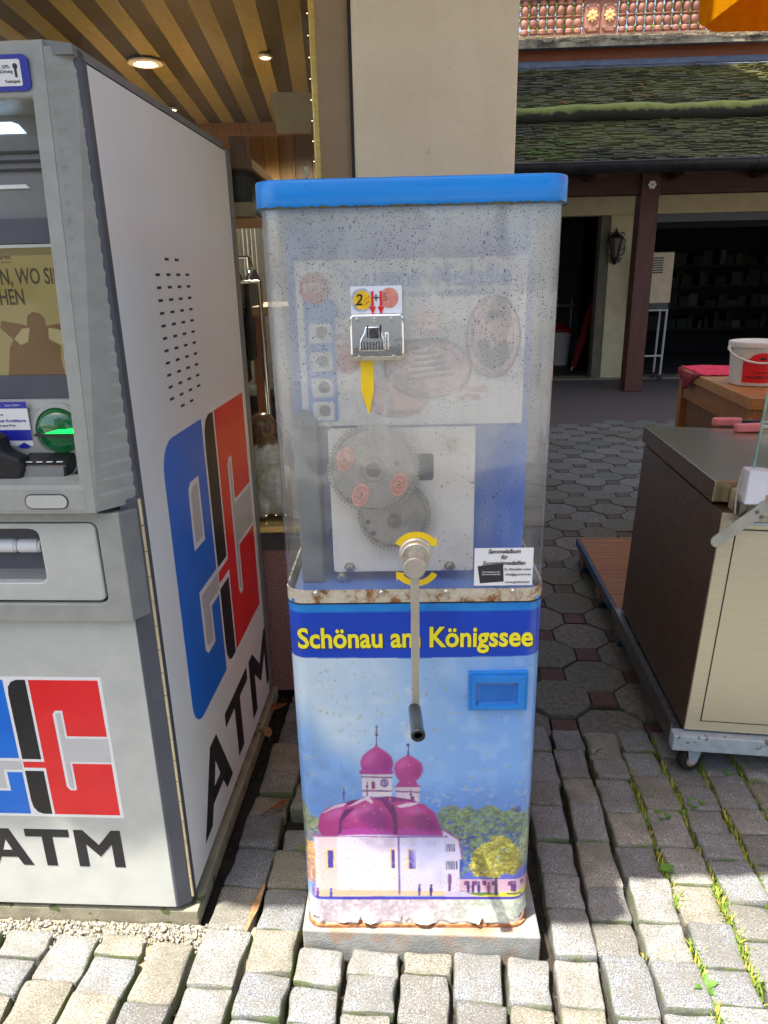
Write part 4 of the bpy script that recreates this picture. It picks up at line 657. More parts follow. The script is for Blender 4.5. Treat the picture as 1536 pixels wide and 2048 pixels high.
    for z_ in (1.668, 1.654, 1.640): MB().box(WL + .1, -.098 - (z_ - 1.64) * .5, .046, .053, z_, z_ + .004).build('louvre', M_['atm_black'], rc)
    MB().prism([(WL + .1, 1.612), (-.136, 1.612), (-.143, 1.6185), (WL + .1, 1.6185)], .049, .053).build('slot_light', M_['white_print'], rc)
    MB().box(WL + .07, -.092, .046, .070, 1.520, 1.562).build('dark_band', M_['atm_dark'], rc)
    MB().box(WL + .07, -.092, .044, .070, 1.513, 1.5185).build('light_trim', M_['atm_light'], rc)
    scn = NT('screen_image'); sv = scn.pos(obj=True); s_ = scn.n('ShaderNodeSeparateXYZ'); scn.l(sv, s_.inputs[0])
    scn.set(col=S(40, 36, 24), rough=.06, spec=.7, em=S(116, 106, 62), ems=.30)
    scr = MB().box(WL + .08, -.090, .052, .060, 1.283, 1.513).build('screen', scn.m, rc)
    sk = NT('screen_figure'); sk.set(col=S(60, 44, 26), rough=.1, em=S(78, 58, 32), ems=.30)
    sl_ = NT('screen_wall'); sl_.set(col=S(90, 84, 60), rough=.1, em=S(130, 120, 84), ems=.26)
    stx = NT('screen_text'); stx.set(col=S(40, 36, 28), rough=.1, em=S(50, 46, 36), ems=.2)
    flat('figure', [(-.24, 1.283), (-.228, 1.335), (-.218, 1.35), (-.24, 1.372), (-.235, 1.385), (-.198, 1.378), (-.187, 1.375), (-.183, 1.393), (-.172, 1.400), (-.160, 1.398), (-.151, 1.388), (-.150, 1.374), (-.125, 1.378), (-.093, 1.372), (-.091, 1.355), (-.128, 1.338), (-.131, 1.31), (-.128, 1.283)], .0512, sk.m, scr)
    flat('pale_wall', [(-.216, 1.351), (-.197, 1.370), (-.182, 1.371), (-.190, 1.345), (-.205, 1.340)], .0508, sl_.m, scr); flat('pale_wall', [(-.126, 1.338), (-.148, 1.35), (-.146, 1.371), (-.130, 1.368), (-.093, 1.356)], .0508, sl_.m, scr)
    text('screen_lettering', 'N, WO SIE', .040, stx.m, scr, (-.1085, .0512, 1.462), align='RIGHT', bold=.016, xs=.62); text('screen_lettering', 'HEN', .040, stx.m, scr, (-.1815, .0512, 1.426), align='RIGHT', bold=.016, xs=.62)
    text('screen_lettering', 'sparen', .013, stx.m, scr, (-.195, .0512, 1.498), align='RIGHT', bold=.01); text('screen_lettering', 'by Kassen', .005, stx.m, scr, (-.195, .0512, 1.489), align='RIGHT')
    MB().box(WL + .07, -.090, .044, .070, 1.238, 1.283).build('dark_band', M_['atm_dark'], rc)
    cs = MB(); cs.prism([(.065, 1.238), (.040, 1.238), (.034, 1.230), (.030, 1.222), (.020, 1.110), (-.020, 1.092), (.065, 1.092)], WL + .07, -.088, 'x'); con = cs.build('console', M_['atm_grey'], t, bevel=.003)
    MB().prism([(yy(1.04) - .001, 1.038), (yy(1.088) - .001, 1.090), (-.018, 1.100), (.06, 1.10), (.06, 1.038)], WL + .05, -.066, 'x').build('shelf', M_['atm_grey'], con, bevel=.006, seg=3)
    bt = MB().prism(rrect(-.185, -.105, 1.048, 1.074, .0125, 8), -.0635, -.056).build('pill_cover', M_['atm_light'], con, bevel=.001)
    bt.rotation_euler = (0, 0, 0)
    MB().frame(rrect(-.1865, -.1035, 1.0465, 1.0755, .014, 8), rrect(-.185, -.105, 1.048, 1.074, .0125, 8), -.0632, -.058).build('pill_gap', M_['atm_black'], con)
    YR = Matrix.Rotation(R(90), 4, 'X')
    cx, cz = -.143, 1.178
    MB().lathe([(.054, 0), (.054, .004), (.049, .008), (.046, .009), (.046, .0)], 40, Matrix.Translation((cx, .030, cz)) @ YR).build('card_reader', M_['atm_grey'], con, smooth=40)
    gg = NT('green_lens'); gg.set(col=S(0, 74, 40), rough=.06, coat=1.0, trans=.0, em=S(0, 120, 60), ems=.06)
    gl = NT('green_light'); gl.set(col=S(0, 200, 60), rough=.3, em=S(0, 235, 70), ems=1.2)
    rd = MB().lathe([(.0455, .002), (.043, .010), (.034, .018), (.018, .0225), (.0, .0235)], 36, Matrix.Translation((cx, .030, cz)) @ YR, caps=False).build('reader_lens', gg.m, con, smooth=60, label='round green lit lens of the card reader')
    MB().prism([(cx - .020, cz - .001), (cx + .036, cz - .001), (cx + .036, cz + .007), (cx + .006, cz + .006)], .0045, .012).build('reader_light', gl.m, rd)
    MB().prism([(cx - .042, cz - .006), (cx + .042, cz - .010), (cx + .042, cz - .004), (cx - .040, cz - .002)], .003, .012).build('reader_slot', M_['atm_black'], rd)
    # instruction sheet
    sh = MB(); sh.box(-.60, -.200, .0235, .0245, 1.115, 1.236); sh = sh.build('instruction_sheet', M_['white_print'], con)
    for z0_, z1_ in ((1.223, 1.236), (1.160, 1.181), (1.115, 1.121)): flat('blue_bar', [(-.60, z0_), (-.200, z0_), (-.200, z1_), (-.60, z1_)], .0230, M_['navy_print'], sh)
    text('sheet_text', 'zugelassener Kreditkarte', .0085, M_['navy_print'], sh, (-.206, .0230, 1.199), align='RIGHT', bold=.01); text('sheet_text', 'Ihr Institut neue Preis', .0065, M_['ink'], sh, (-.228, .0230, 1.190), align='RIGHT')
    text('sheet_text', 'Gebührenfrei', .0065, M_['ink'], sh, (-.25, .0230, 1.211), align='RIGHT'); text('sheet_text', 'Stand: 12/2017', .005, M_['white_print'], sh, (-.212, .0224, 1.229), align='RIGHT')
    flat('card_symbol', [(-.232, 1.148), (-.218, 1.156), (-.204, 1.148), (-.218, 1.140)], .0230, M_['navy_print'], sh); flat('card_symbol', [(-.234, 1.137), (-.203, 1.137), (-.203, 1.140), (-.234, 1.140)], .0229, M_['navy_print'], sh)
    flat('card_symbol', rrect(-.236, -.222, 1.124, 1.133, .002, 2), .0230, M_['ink'], sh); flat('card_symbol', rrect(-.213, -.204, 1.124, 1.133, .001, 2), .0230, M_['blue_print'], sh)
    # contactless box, number sticker, key guard
    bx = MB(); bx.prism([(.028, 1.138), (-.020, 1.120), (-.022, 1.098), (.02, 1.094), (.03, 1.10)], -.213, -.118, 'x'); bx = bx.build('contactless_box', M_['atm_black'], con, bevel=.005, seg=3)
    MB().prism([(-.0208, 1.118), (-.0228, 1.099), (-.0218, 1.099), (-.0198, 1.118)], -.208, -.124, 'x').build('box_front', M_['atm_mid'], bx)
    for i in range(4): MB().box(-.200 + .020 * i, -.188 + .020 * i, -.013, -.0095, 1.1245, 1.1262).build('card_chip', [M_['white_print'], M_['coin_gold'] if 'coin_gold' in M_ else M_['white_print']][0], bx)
    nb = MB(); nb.add([(-.118, -.0205, 1.0925), (-.090, -.0205, 1.0925), (-.090, .0185, 1.1110), (-.104, .0185, 1.1110)], [(0, 1, 2, 3)])
    nb.v = [(x, y - .001, z_ + .0012) for x, y, z_ in nb.v]; nb.add([(x, y + .001, z_ - .0012) for x, y, z_ in nb.v], [(0, 1, 2, 3)])
    nk = nb.build('number_sticker', pm('sticker_navy', S(24, 30, 64), S(30, 36, 72), 20, .4), con)
    text('number', '1444', .0125, M_['white_print'], nk, (-.1035, -.0165, 1.0972), rot=(R(25), 0, 0), bold=.012, shear=.25)
    MB().box(-.104, -.091, .002, .006, 1.1055, 1.1075).build('white_mark', M_['white_print'], nk)
    kg = MB(); P = [(-.34, 1.088), (-.214, 1.088), (-.206, 1.094), (-.196, 1.118), (-.205, 1.135), (-.222, 1.142), (-.234, 1.150), (-.238, 1.172), (-.244, 1.180), (-.34, 1.186)]
    kg.prism(P, -.030, .012); kg.build('key_guard', M_['black_rubber'], con, bevel=.008, seg=3)
    return t
atm = make_atm()
# ================================================================ ground, cobbles, pavers
def sheet(name, x0, x1, y0, y1, z, mat, kind='structure', label=None):
    o = MB().add([(x0, y0, z), (x1, y0, z), (x1, y1, z), (x0, y1, z)], [(0, 1, 2, 3)]).build(name, mat)
    return tag(o, label, None, None, kind)
soil = pm('joint_soil', S(30, 26, 21), S(54, 47, 37), 30, .95, bump=.8, bscale=160, bdist=.01, speck=(120, .68, S(96, 88, 74)))
far_ground = pm('far_paving', S(100, 98, 92), S(128, 124, 116), 3, .9, bump=.3, bscale=40)
brickish = NT('brick_paving'); bv = brickish.pos(); bt_ = brickish.n('ShaderNodeTexBrick'); brickish.l(bv, bt_.inputs['Vector']); bt_.inputs['Scale'].default_value = 5; bt_.inputs['Color1'].default_value = S(86, 60, 56); bt_.inputs['Color2'].default_value = S(78, 75, 72); bt_.inputs['Mortar'].default_value = S(60, 56, 50); bt_.inputs['Mortar Size'].default_value = .015
brickish.set(col=brickish.mix(.5, bt_.outputs[0], S(70, 66, 63)), rough=.9)
tag(sheet('ground', -60, 60, -60, 90, -.055, far_ground), 'grey ground of the square')
tag(sheet('paving_bed', -4, 6, -3, 7.55, -.046, soil), 'dark earth and grit bed between the paving stones')
tag(sheet('brick_paving', -1, 8, 7.0, 10.2, -.010, brickish.m), 'worn reddish paving in front of the arcade')

jm = pm('joint_moss', S(34, 34, 24), S(54, 56, 34), 22, .95); q_ = [Vector((0, 1.06, 0)) + Vector((.99540, -.09585, 0)) * a + Vector((.09585, .99540, 0)) * b for a, b in ((-.3, 1.15), (3.0, 1.15), (3.0, 6.3), (-.3, 6.3))]
tag(MB().add([(p.x, p.y, -.0125) for p in q_], [(0, 1, 2, 3)]).build('paver_joints', jm), 'dark mossy joints between the octagonal pavers', None, None, 'structure')
gran = NT('granite'); gp_ = gran.pos(); inf = gran.n('ShaderNodeObjectInfo')
tint = gran.ramp(inf.outputs['Random'], [(0, S(108, 112, 118)), (.35, S(124, 127, 130)), (.60, S(134, 134, 131)), (.74, S(148, 143, 128)), (.86, S(128, 124, 111)), (1, S(96, 99, 104))])
fine = gran.noise(gp_, 330, 3, .7); mid_ = gran.noise(gp_, 40, 4, .6); big = gran.noise(gp_, 9, 3)
c = gran.mix(gran.ramp(fine, [(.40, .75), (.49, 0)]), tint, S(62, 62, 62)); c = gran.mix(gran.ramp(fine, [(.55, 0), (.64, .45)]), c, S(222, 216, 200))
c = gran.mix(gran.ramp(mid_, [(.35, .35), (.6, 0)]), c, S(110, 104, 92))
ge = gran.n('ShaderNodeNewGeometry'); sx = gran.n('ShaderNodeSeparateXYZ'); gran.l(ge.outputs['True Normal'], sx.inputs[0])
mossf = gran.math('MULTIPLY', gran.ramp(sx.outputs[2], [(.3, 1), (.75, 0)]), gran.ramp(gran.noise(gp_, 14, 3), [(.42, 0), (.6, .8)]))
c = gran.mix(gran.ramp(big, [(.40, .45), (.55, 0)]), c, S(96, 92, 82)); c = gran.mix(mossf, c, S(96, 110, 56)); gran.set(col=c, rough=.85, spec=.3)
gran.bump(gran.math('ADD', gran.math('MULTIPLY', fine, .35), gran.noise(gp_, 60, 4)), .6, .005)

from mathutils import noise as mnoise
def stone_mesh(name, sx, sy, sz, r, mat, seed, nx=6, ny=7):
    bm = bmesh.new(); xs = [-.5 + i / nx for i in range(nx + 1)]; ys = [-.5 + i / ny for i in range(ny + 1)]
    bend = lambda t: math.copysign(min(.5, abs(t) * 1.0), t)
    grid = {}
    def pt(x, y, z):
        p = Vector((x * sx, y * sy, z)); q = Vector((max(-sx / 2 + r, min(sx / 2 - r, p.x)), max(-sy / 2 + r, min(sy / 2 - r, p.y)), min(-r, p.z)))
        d = p - q
        if d.length > 1e-9: p = q + d.normalized() * min(d.length, r)
        o = Vector((seed * 3.1, seed * 1.7, 0))
        n1 = mnoise.noise(p * 16 + o); n2 = mnoise.noise(p * 45 + o * 2)
        k = Vector((mnoise.noise(p * 13 + o + Vector((9, 0, 0))), mnoise.noise(p * 13 + o + Vector((0, 9, 0))), 0)) * .0068
        return p + k + Vector((0, 0, n1 * .0045 + n2 * .0028))
    # even out the columns so that the rim gets its own rings of faces
    def warp(t): return math.copysign(.5 * (1 - (1 - abs(t) * 2) ** 1.6), t)
    top = [[bm.verts.new(pt(warp(x), warp(y), 0)) for x in xs] for y in ys]
    for j in range(ny):
        for i in range(nx): bm.faces.new((top[j][i], top[j][i + 1], top[j + 1][i + 1], top[j + 1][i]))
    rim = [top[0][i] for i in range(nx)] + [top[j][nx] for j in range(ny)] + [top[ny][i] for i in range(nx, 0, -1)] + [top[j][0] for j in range(ny, 0, -1)]
    prev = rim
    pos = [(warp(xs[i]), -.5) for i in range(nx)] + [(.5, warp(ys[j])) for j in range(ny)] + [(warp(xs[i]), .5) for i in range(nx, 0, -1)] + [(-.5, warp(ys[j])) for j in range(ny, 0, -1)]
    for z in (-r * .7, -r * 2, -sz):
        cur = [bm.verts.new(pt(x, y, z)) for x, y in pos]
        for i in range(len(cur)):
            j = (i + 1) % len(cur); bm.faces.new((prev[i], cur[i], cur[j], prev[j]))
        prev = cur
    bmesh.ops.recalc_face_normals(bm, faces=bm.faces)
    me = bpy.data.meshes.new(name); bm.to_mesh(me); bm.free(); me.materials.append(mat)
    me.polygons.foreach_set('use_smooth', [True] * len(me.polygons)); me.set_sharp_from_angle(angle=R(32))
    return me
cobble_me = [stone_mesh('cobble', .108, .148, .06, .0095, gran.m, i) for i in range(9)]
pave = bpy.data.objects.new('cobble_paving', None); COL.objects.link(pave); tag(pave, 'rows of grey and beige granite cobbles', None, None, 'structure')
CA = R(5.5); ca = Vector((math.cos(CA), -math.sin(CA), 0)); cd = Vector((math.sin(CA), math.cos(CA), 0)); CO = Vector((0, 1.06, 0))
rc = random.Random(11)
def inside(p):                                  # under the slab, the cash machine or the steel cart's far side
    q = p - Vector((.055, 1.241, 0)); a = R(1.4); lx = q.x * math.cos(a) - q.y * math.sin(a); ly = q.x * math.sin(a) + q.y * math.cos(a)
    if -.268 < lx < .284 and -.026 + .014 * (lx < 0) < ly < .41: return True
    q = p - Vector((-.485, 1.33, 0)); a = R(3.4); lx = q.x * math.cos(a) - q.y * math.sin(a); ly = q.x * math.sin(a) + q.y * math.cos(a)
    return lx < .035 and ly > -.060
joints = [-.117 * k for k in range(11, 0, -1)] + [0, .117, .234, .337, .443, .548, .660, .770, .882, .99, 1.10, 1.21, 1.32, 1.43, 1.54, 1.65, 1.76, 1.87, 1.98, 2.09]
for a, b in zip(joints, joints[1:]):
    s = -.62 - rc.random() * .12; xc = (a + b) / 2; wd = b - a - .009 - rc.random() * .005
    end = 1.30 if xc < .12 else 1.02 + .012 * rc.random()
    while s < end:
        L = rc.choice((.09, .102, .112, .122, .132, .145)) + rc.uniform(-.008, .008)
        if s + L > end - .05: L = max(.06, end - s)
        lo, hi = s + .005, s + L - .005
        samp = [lo + (hi - lo) * i / 12 for i in range(13)]; free = [u for u in samp if not (inside(CO + ca * xc + cd * u) or inside(CO + ca * (xc - wd * .35) + cd * u) or inside(CO + ca * (xc + wd * .35) + cd * u))]
        s += L
        if len(free) < 3: continue
        runs = free if free[-1] - free[0] <= len(free) * (hi - lo) / 12 + 1e-4 else free[:max(1, [i for i in range(1, len(free)) if free[i] - free[i - 1] > (hi - lo) / 12 + 1e-4][0])]
        l0, l1 = runs[0], runs[-1]
        l0 -= (hi - lo) / 26; l1 += (hi - lo) / 26
        if l1 - l0 < .03: continue
        p = CO + ca * (xc + rc.uniform(-.004, .004)) + cd * ((l0 + l1) / 2)
        o = bpy.data.objects.new('cobble', rc.choice(cobble_me)); COL.objects.link(o); o.parent = pave
        o.location = (p.x, p.y, rc.uniform(-.010, .005) - (.004 if l1 - l0 < .09 else 0)); flip = math.pi if rc.random() < .5 else 0
        o.rotation_euler = (rc.uniform(-.05, .05), rc.uniform(-.04, .04), -CA + flip + rc.uniform(-.055, .055)); o.scale = (wd / .108 * rc.uniform(.97, 1.02), (l1 - l0) / .148, 1)
# octagonal pavers with small red squares
hexg = NT('paver_grey'); hv = hexg.pos(); hi_ = hexg.n('ShaderNodeObjectInfo')
hc = hexg.ramp(hexg.noise(hv, 60, 4), [(.3, S(76, 75, 70)), (.7, S(116, 113, 105))]); hc = hexg.mix(hexg.math('MULTIPLY', hi_.outputs['Random'], .6), hc, S(72, 74, 58)); hexg.set(col=hc, rough=.9); hexg.bump(hexg.noise(hv, 250, 3), .4, .003)
hexr = pm('paver_red', S(72, 54, 50), S(90, 66, 61), 50, .9, bump=.4, bscale=200)
PT = .222; OR = PT * .5; cs_ = OR * .414
def paver_mesh(name, pts, mat):
    mb = MB(); n = len(pts); g = .962; e = .968
    mb.v = [(x * g, y * g, 0) for x, y in pts] + [(x * e, y * e, -.006) for x, y in pts] + [(x * e, y * e, -.05) for x, y in pts]
    mb.f = [tuple(range(n))] + [(i, n + i, n + (i + 1) % n, (i + 1) % n) for i in range(n)] + [(n + i, 2 * n + i, 2 * n + (i + 1) % n, n + (i + 1) % n) for i in range(n)]; mb.m = [0] * len(mb.f)
    return mb.mesh(name, mat)
octm = paver_mesh('octagon_paver', [(OR, -cs_), (OR, cs_), (cs_, OR), (-cs_, OR), (-OR, cs_), (-OR, -cs_), (-cs_, -OR), (cs_, -OR)], hexg.m)
sqs = cs_ * 2 * .94; sqm = paver_mesh('square_paver', [(sqs * .707, 0), (0, sqs * .707), (-sqs * .707, 0), (0, -sqs * .707)], hexr)
sqf = sqm.copy(); sqf.materials.clear(); sqf.materials.append(pm('paver_brown', S(66, 58, 52), S(86, 76, 68), 50, .9))
hp = bpy.data.objects.new('octagon_paving', None); COL.objects.link(hp); tag(hp, 'grey octagonal pavers with small red squares between', None, None, 'structure')
LA = R(45 - 5.5); e1 = Vector((math.cos(LA), math.sin(LA), 0)); e2 = Vector((-math.sin(LA), math.cos(LA), 0)); HO = Vector((.77, 2.20, 0)); rh = random.Random(5)
cand = []
for i in range(-60, 60):
    for j in range(-60, 60):
        for kind in (0, 1):
            p = HO + e1 * PT * (i + .5 * kind) + e2 * PT * (j + .5 * kind)
            sc_ = (p - CO).dot(cd)
            if sc_ < 1.02: continue
            if p.y > 7.1 or p.x < .42: continue
            q = p.x / p.y
            if q < .20 or q > .62: continue
            if p.x > .95 and p.y < 2.8 and p.x > 1.3: continue
            cand.append((p.y, kind, p))
cand.sort(key=lambda t_: t_[0]); cnt = [0, 0]
for _, kind, p in cand:
    if cnt[kind] >= 290: continue
    cnt[kind] += 1
    o = bpy.data.objects.new('square_paver' if kind == 0 else 'octagon_paver', (sqm if p.y < 3.0 else sqf) if kind == 0 else octm); COL.objects.link(o); o.parent = hp
    o.location = (p.x, p.y, rh.uniform(-.003, .003) - (.004 if (p - CO).dot(cd) > 1.13 else .016)); o.rotation_euler = (rh.uniform(-.012, .012), rh.uniform(-.012, .012), LA)

# ================================================================ shop building
def make_shop():
    t = thing('shop_building', 'cream plastered shop with brass framed display window and wooden ceiling', 'building', (0, 2.3, 0))
    pls = NT('plaster'); v = pls.pos(); n = pls.noise(v, 5, 5); s_ = pls.noise(v, 30, 3)
    c = pls.ramp(n, [(.3, S(226, 219, 200)), (.7, S(236, 230, 213))]); c = pls.mix(pls.ramp(s_, [(.70, 0), (.78, .6)]), c, S(170, 152, 124)); c = pls.mix(pls.ramp(pls.noise(pls.pos((3, 3, .5)), 3, 4), [(.55, 0), (.8, .25)]), c, S(200, 190, 164)); pls.set(col=c, rough=.9); pls.bump(pls.noise(v, 18, 6, .65), .6, .02)
    M_['plaster'] = pls.m
    MB().box(-.0605, .395, -.07, .30, 0, 3.2).build('pillar', pls.m, t, bevel=.008, seg=3)
    taupe = pm('jamb_taupe', S(150, 132, 108), S(160, 142, 118), 8, .7)
    MB().box(-.158, -.064, -.05, .10, .62, 3.2).build('jamb', taupe, t)
    MB().box(-.070, -.0600, -.062, .05, 0, 3.2).build('shadow_gap', M_['atm_black'], t)
    brass = pm('brass', S(206, 182, 110), S(222, 200, 130), 20, .3, metal=.7, stretch=(1, 1, 6))
    fr = MB().box(-.178, -.158, -.025, .03, .636, 3.2).build('window_frame', brass, t, bevel=.003)
    MB().box(-4, -.158, -.025, .03, .628, .652).build('window_sill', brass, t, bevel=.003)
    MB().box(-4, -.10, -.012, .03, .560, .627).build('dark_rail', pm('rail_dark', S(58, 56, 54), S(68, 66, 62), 12, .6), t)
    rg = NT('red_granite'); rv = rg.pos(); rg.set(col=rg.ramp(rg.noise(rv, 240, 2), [(.4, S(96, 62, 60)), (.5, S(132, 88, 82)), (.62, S(160, 124, 116))]), rough=.35)
    MB().box(-4, -.045, -.004, .20, 0, .559).build('granite_base', rg.m, t)
    MB().box(-.045, .39, -.078, .28, 0, .2).build('pillar_foot', rg.m, t)
    # glass
    g = NT('window_glass'); tb = g.n('ShaderNodeBsdfTransparent'); tb.inputs[0].default_value = (.92, .94, .92, 1); gl = g.n('ShaderNodeBsdfGlossy'); gl.inputs['Roughness'].default_value = .01
    mx = g.n('ShaderNodeMixShader'); g.l(g.facing(.03, .6), mx.inputs[0]); g.l(tb.outputs[0], mx.inputs[1]); g.l(gl.outputs[0], mx.inputs[2]); g.l(mx.outputs[0], g.out.inputs[0]); g.t.nodes.remove(g.p)
    M_['glass'] = g.m
    MB().add([(-4, .012, .65), (-.17, .012, .65), (-.17, .012, 3.2), (-4, .012, 3.2)], [(0, 1, 2, 3)]).build('window_pane', g.m, t)
    # LED dots along the frame
    led = NT('led'); led.set(col=S(255, 245, 210), em=S(255, 240, 190), ems=2.5)
    lm = MB().lathe([(0, -.0014), (.0014, 0), (0, .0014)], 6, caps=False).mesh('led_dot', led.m)
    for i in range(34):
        o = bpy.data.objects.new('led_dot', lm); COL.objects.link(o); o.parent = t; o.location = (-.186, .045, .70 + i * .054)
    for i in range(14):
        o = bpy.data.objects.new('led_dot', lm); COL.objects.link(o); o.parent = t; o.location = (-.24 - i * .034, .045, .668)
    # interior shell
    lw = wood('board_light', S(130, 122, 76), S(144, 135, 85), S(134, 125, 78), 1, rough=.5, bump=.1); dw = wood('board_dark', S(46, 45, 36), S(56, 54, 43), S(50, 48, 38), 1, rough=.5, bump=.1)
    ww = wood('panel_wood', S(118, 84, 34), S(150, 108, 46), S(128, 92, 38), 2, rough=.5, bump=.12); wd = wood('panel_wood_dark', S(80, 54, 26), S(102, 70, 34), S(86, 58, 28), 2, rough=.5, bump=.12)
    ceil = bpy.data.objects.new('ceiling', None); COL.objects.link(ceil); ceil.parent = t
    k = 0; x = -3.6
    while x < .55:
        w_ = .088
        MB().prism([(x, .035), (x + w_, .035), (x + w_ - .25, 3.5), (x - .25, 3.5)], 2.5 - (.002 if k % 2 else 0), 2.53, 'z').build('ceiling_board', lw if k % 2 else dw, ceil); x += w_ + .001; k += 1
    bw = bpy.data.objects.new('back_wall', None); COL.objects.link(bw); bw.parent = t
    x = -2.6; k = 0; rr = random.Random(2)
    while x < .35:
        w_ = rr.uniform(.09, .16); MB().box(x, x + w_ - .004, 3.36 + .004 * (k % 2), 3.40, .62, 2.42).build('wall_board', ww if rr.random() < .6 else wd, bw); x += w_; k += 1
    MB().box(-2.6, .35, 3.33, 3.40, 2.42, 2.51).build('cornice_board', ww, bw, bevel=.006)
    MB().box(-2.6, .35, 3.41, 3.45, 0, 2.6).build('wall_backing', wd, bw)
    MB().box(-3.7, -3.6, .0, 3.5, 0, 2.6).build('side_wall', wd, t); MB().box(.33, .36, .3, 9.7, 0, 20).build('side_wall', pls.m, t)
    MB().box(-3.6, .33, .03, 3.4, .56, .64).build('display_floor', wood('floor_wood', S(150, 112, 62), S(186, 146, 88), S(160, 120, 66), 0, rough=.45), t)
    dkp = pm('added_dark_panel', S(26, 22, 18), S(40, 34, 28), 6, .8); MB().box(.290, .322, .32, 3.3, .64, 2.49).build('added_dark_panel', dkp, t); MB().box(-2.6, .285, 3.27, 3.32, .64, 1.95).build('added_dark_panel', dkp, t)  # added dark boards that dull the warm room reflection in the cash machine
    MB().box(-6, .329, .02, 9.7, 2.9, 20).build('shading_storey', pls.m, t)  # unseen; this and the right side wall are heightened to shade paving and roof
    # deep shelf with dark goods, seen past the cash machine
    sh = MB(); sh.box(-1.3, -.572, 1.30, 2.0, 1.935, 1.975); sh.box(-1.3, -.572, 1.30, 2.0, 1.72, 1.735); sh = sh.build('wall_shelf', wd, t)
    blk = pm('dark_cloth', S(16, 17, 18), S(30, 30, 30), 20, .9, bump=.3)
    for i in range(6): MB().box(-1.29 + .118 * i, -1.18 + .118 * i, 1.34, 1.98, 1.736, 1.736 + .15 + .02 * (i % 3)).build('folded_goods', blk, sh, bevel=.02)
    MB().box(-1.3, -.5725, 1.290, 1.299, 1.73, 1.79).build('shelf_edge', pm('edge_beige', S(120, 114, 92), S(134, 126, 104), 12, .6), sh)
    for i in range(4): MB().box(-.98 + .03 * i, -.974 + .03 * i, 3.2, 3.206, 1.4, 2.1).build('upright', M_['steel'], t)
    pole = MB().box(-.240, -.228, .30, .306, 1.2, 1.80)
    for i in range(12): pole.box(-.237, -.231, .297, .3005, 1.28 + .042 * i, 1.304 + .042 * i, 1)
    pole.build('slotted_upright', [M_['steel'], M_['atm_black']], t)
    return t
shop = make_shop()
# spotlights in the shop ceiling: the lamps give the warm light inside
def spot(name, label, loc, r, watts):
    t = thing(name, label, 'spotlight', loc, group='recessed ceiling spotlights')
    MB().lathe([(r, 0), (r, -.008), (r * .72, -.012), (r * .66, -.004)], 24).build('ring', M_['white_print'], t, smooth=40)
    e = NT('spot_glow'); e.set(col=S(255, 240, 200), em=S(255, 236, 190), ems=6)
    mb = MB(); rr = random.Random(3)
    for i in range(10): a = i * .63; mb.lathe([(0, -.012), (r * .13, -.008), (0, -.004)], 6, Matrix.Translation((r * .42 * math.cos(a), r * .42 * math.sin(a), 0)), caps=False)
    mb.build('bulbs', e.m, t)
    l = bpy.data.lights.new('spot_light', 'SPOT'); l.energy = watts * 20; l.color = (1, .93, .74); l.shadow_soft_size = .05; l.spot_size = R(150); l.spot_blend = .6
    o = bpy.data.objects.new('spot_light', l); COL.objects.link(o); o.parent = t; o.location = (0, 0, -.03)
spot('ceiling_spotlight', 'large round recessed spotlight in the striped ceiling above the cash machine', (-1.139, 4.07, 2.486), .085, 3.2)
spot('ceiling_spotlight', 'small bright spotlight in the ceiling near the brass window frame', (-.532, 4.006, 2.486), .035, 2.4)
spot('ceiling_spotlight', 'small spotlight far back in the ceiling right above the wall panelling', (-.496, 4.995, 2.486), .03, 2.2)
spot('ceiling_spotlight', 'small spotlight deep in the ceiling just over the cash machine top', (-1.28, 5.08, 2.486), .03, 2.2)

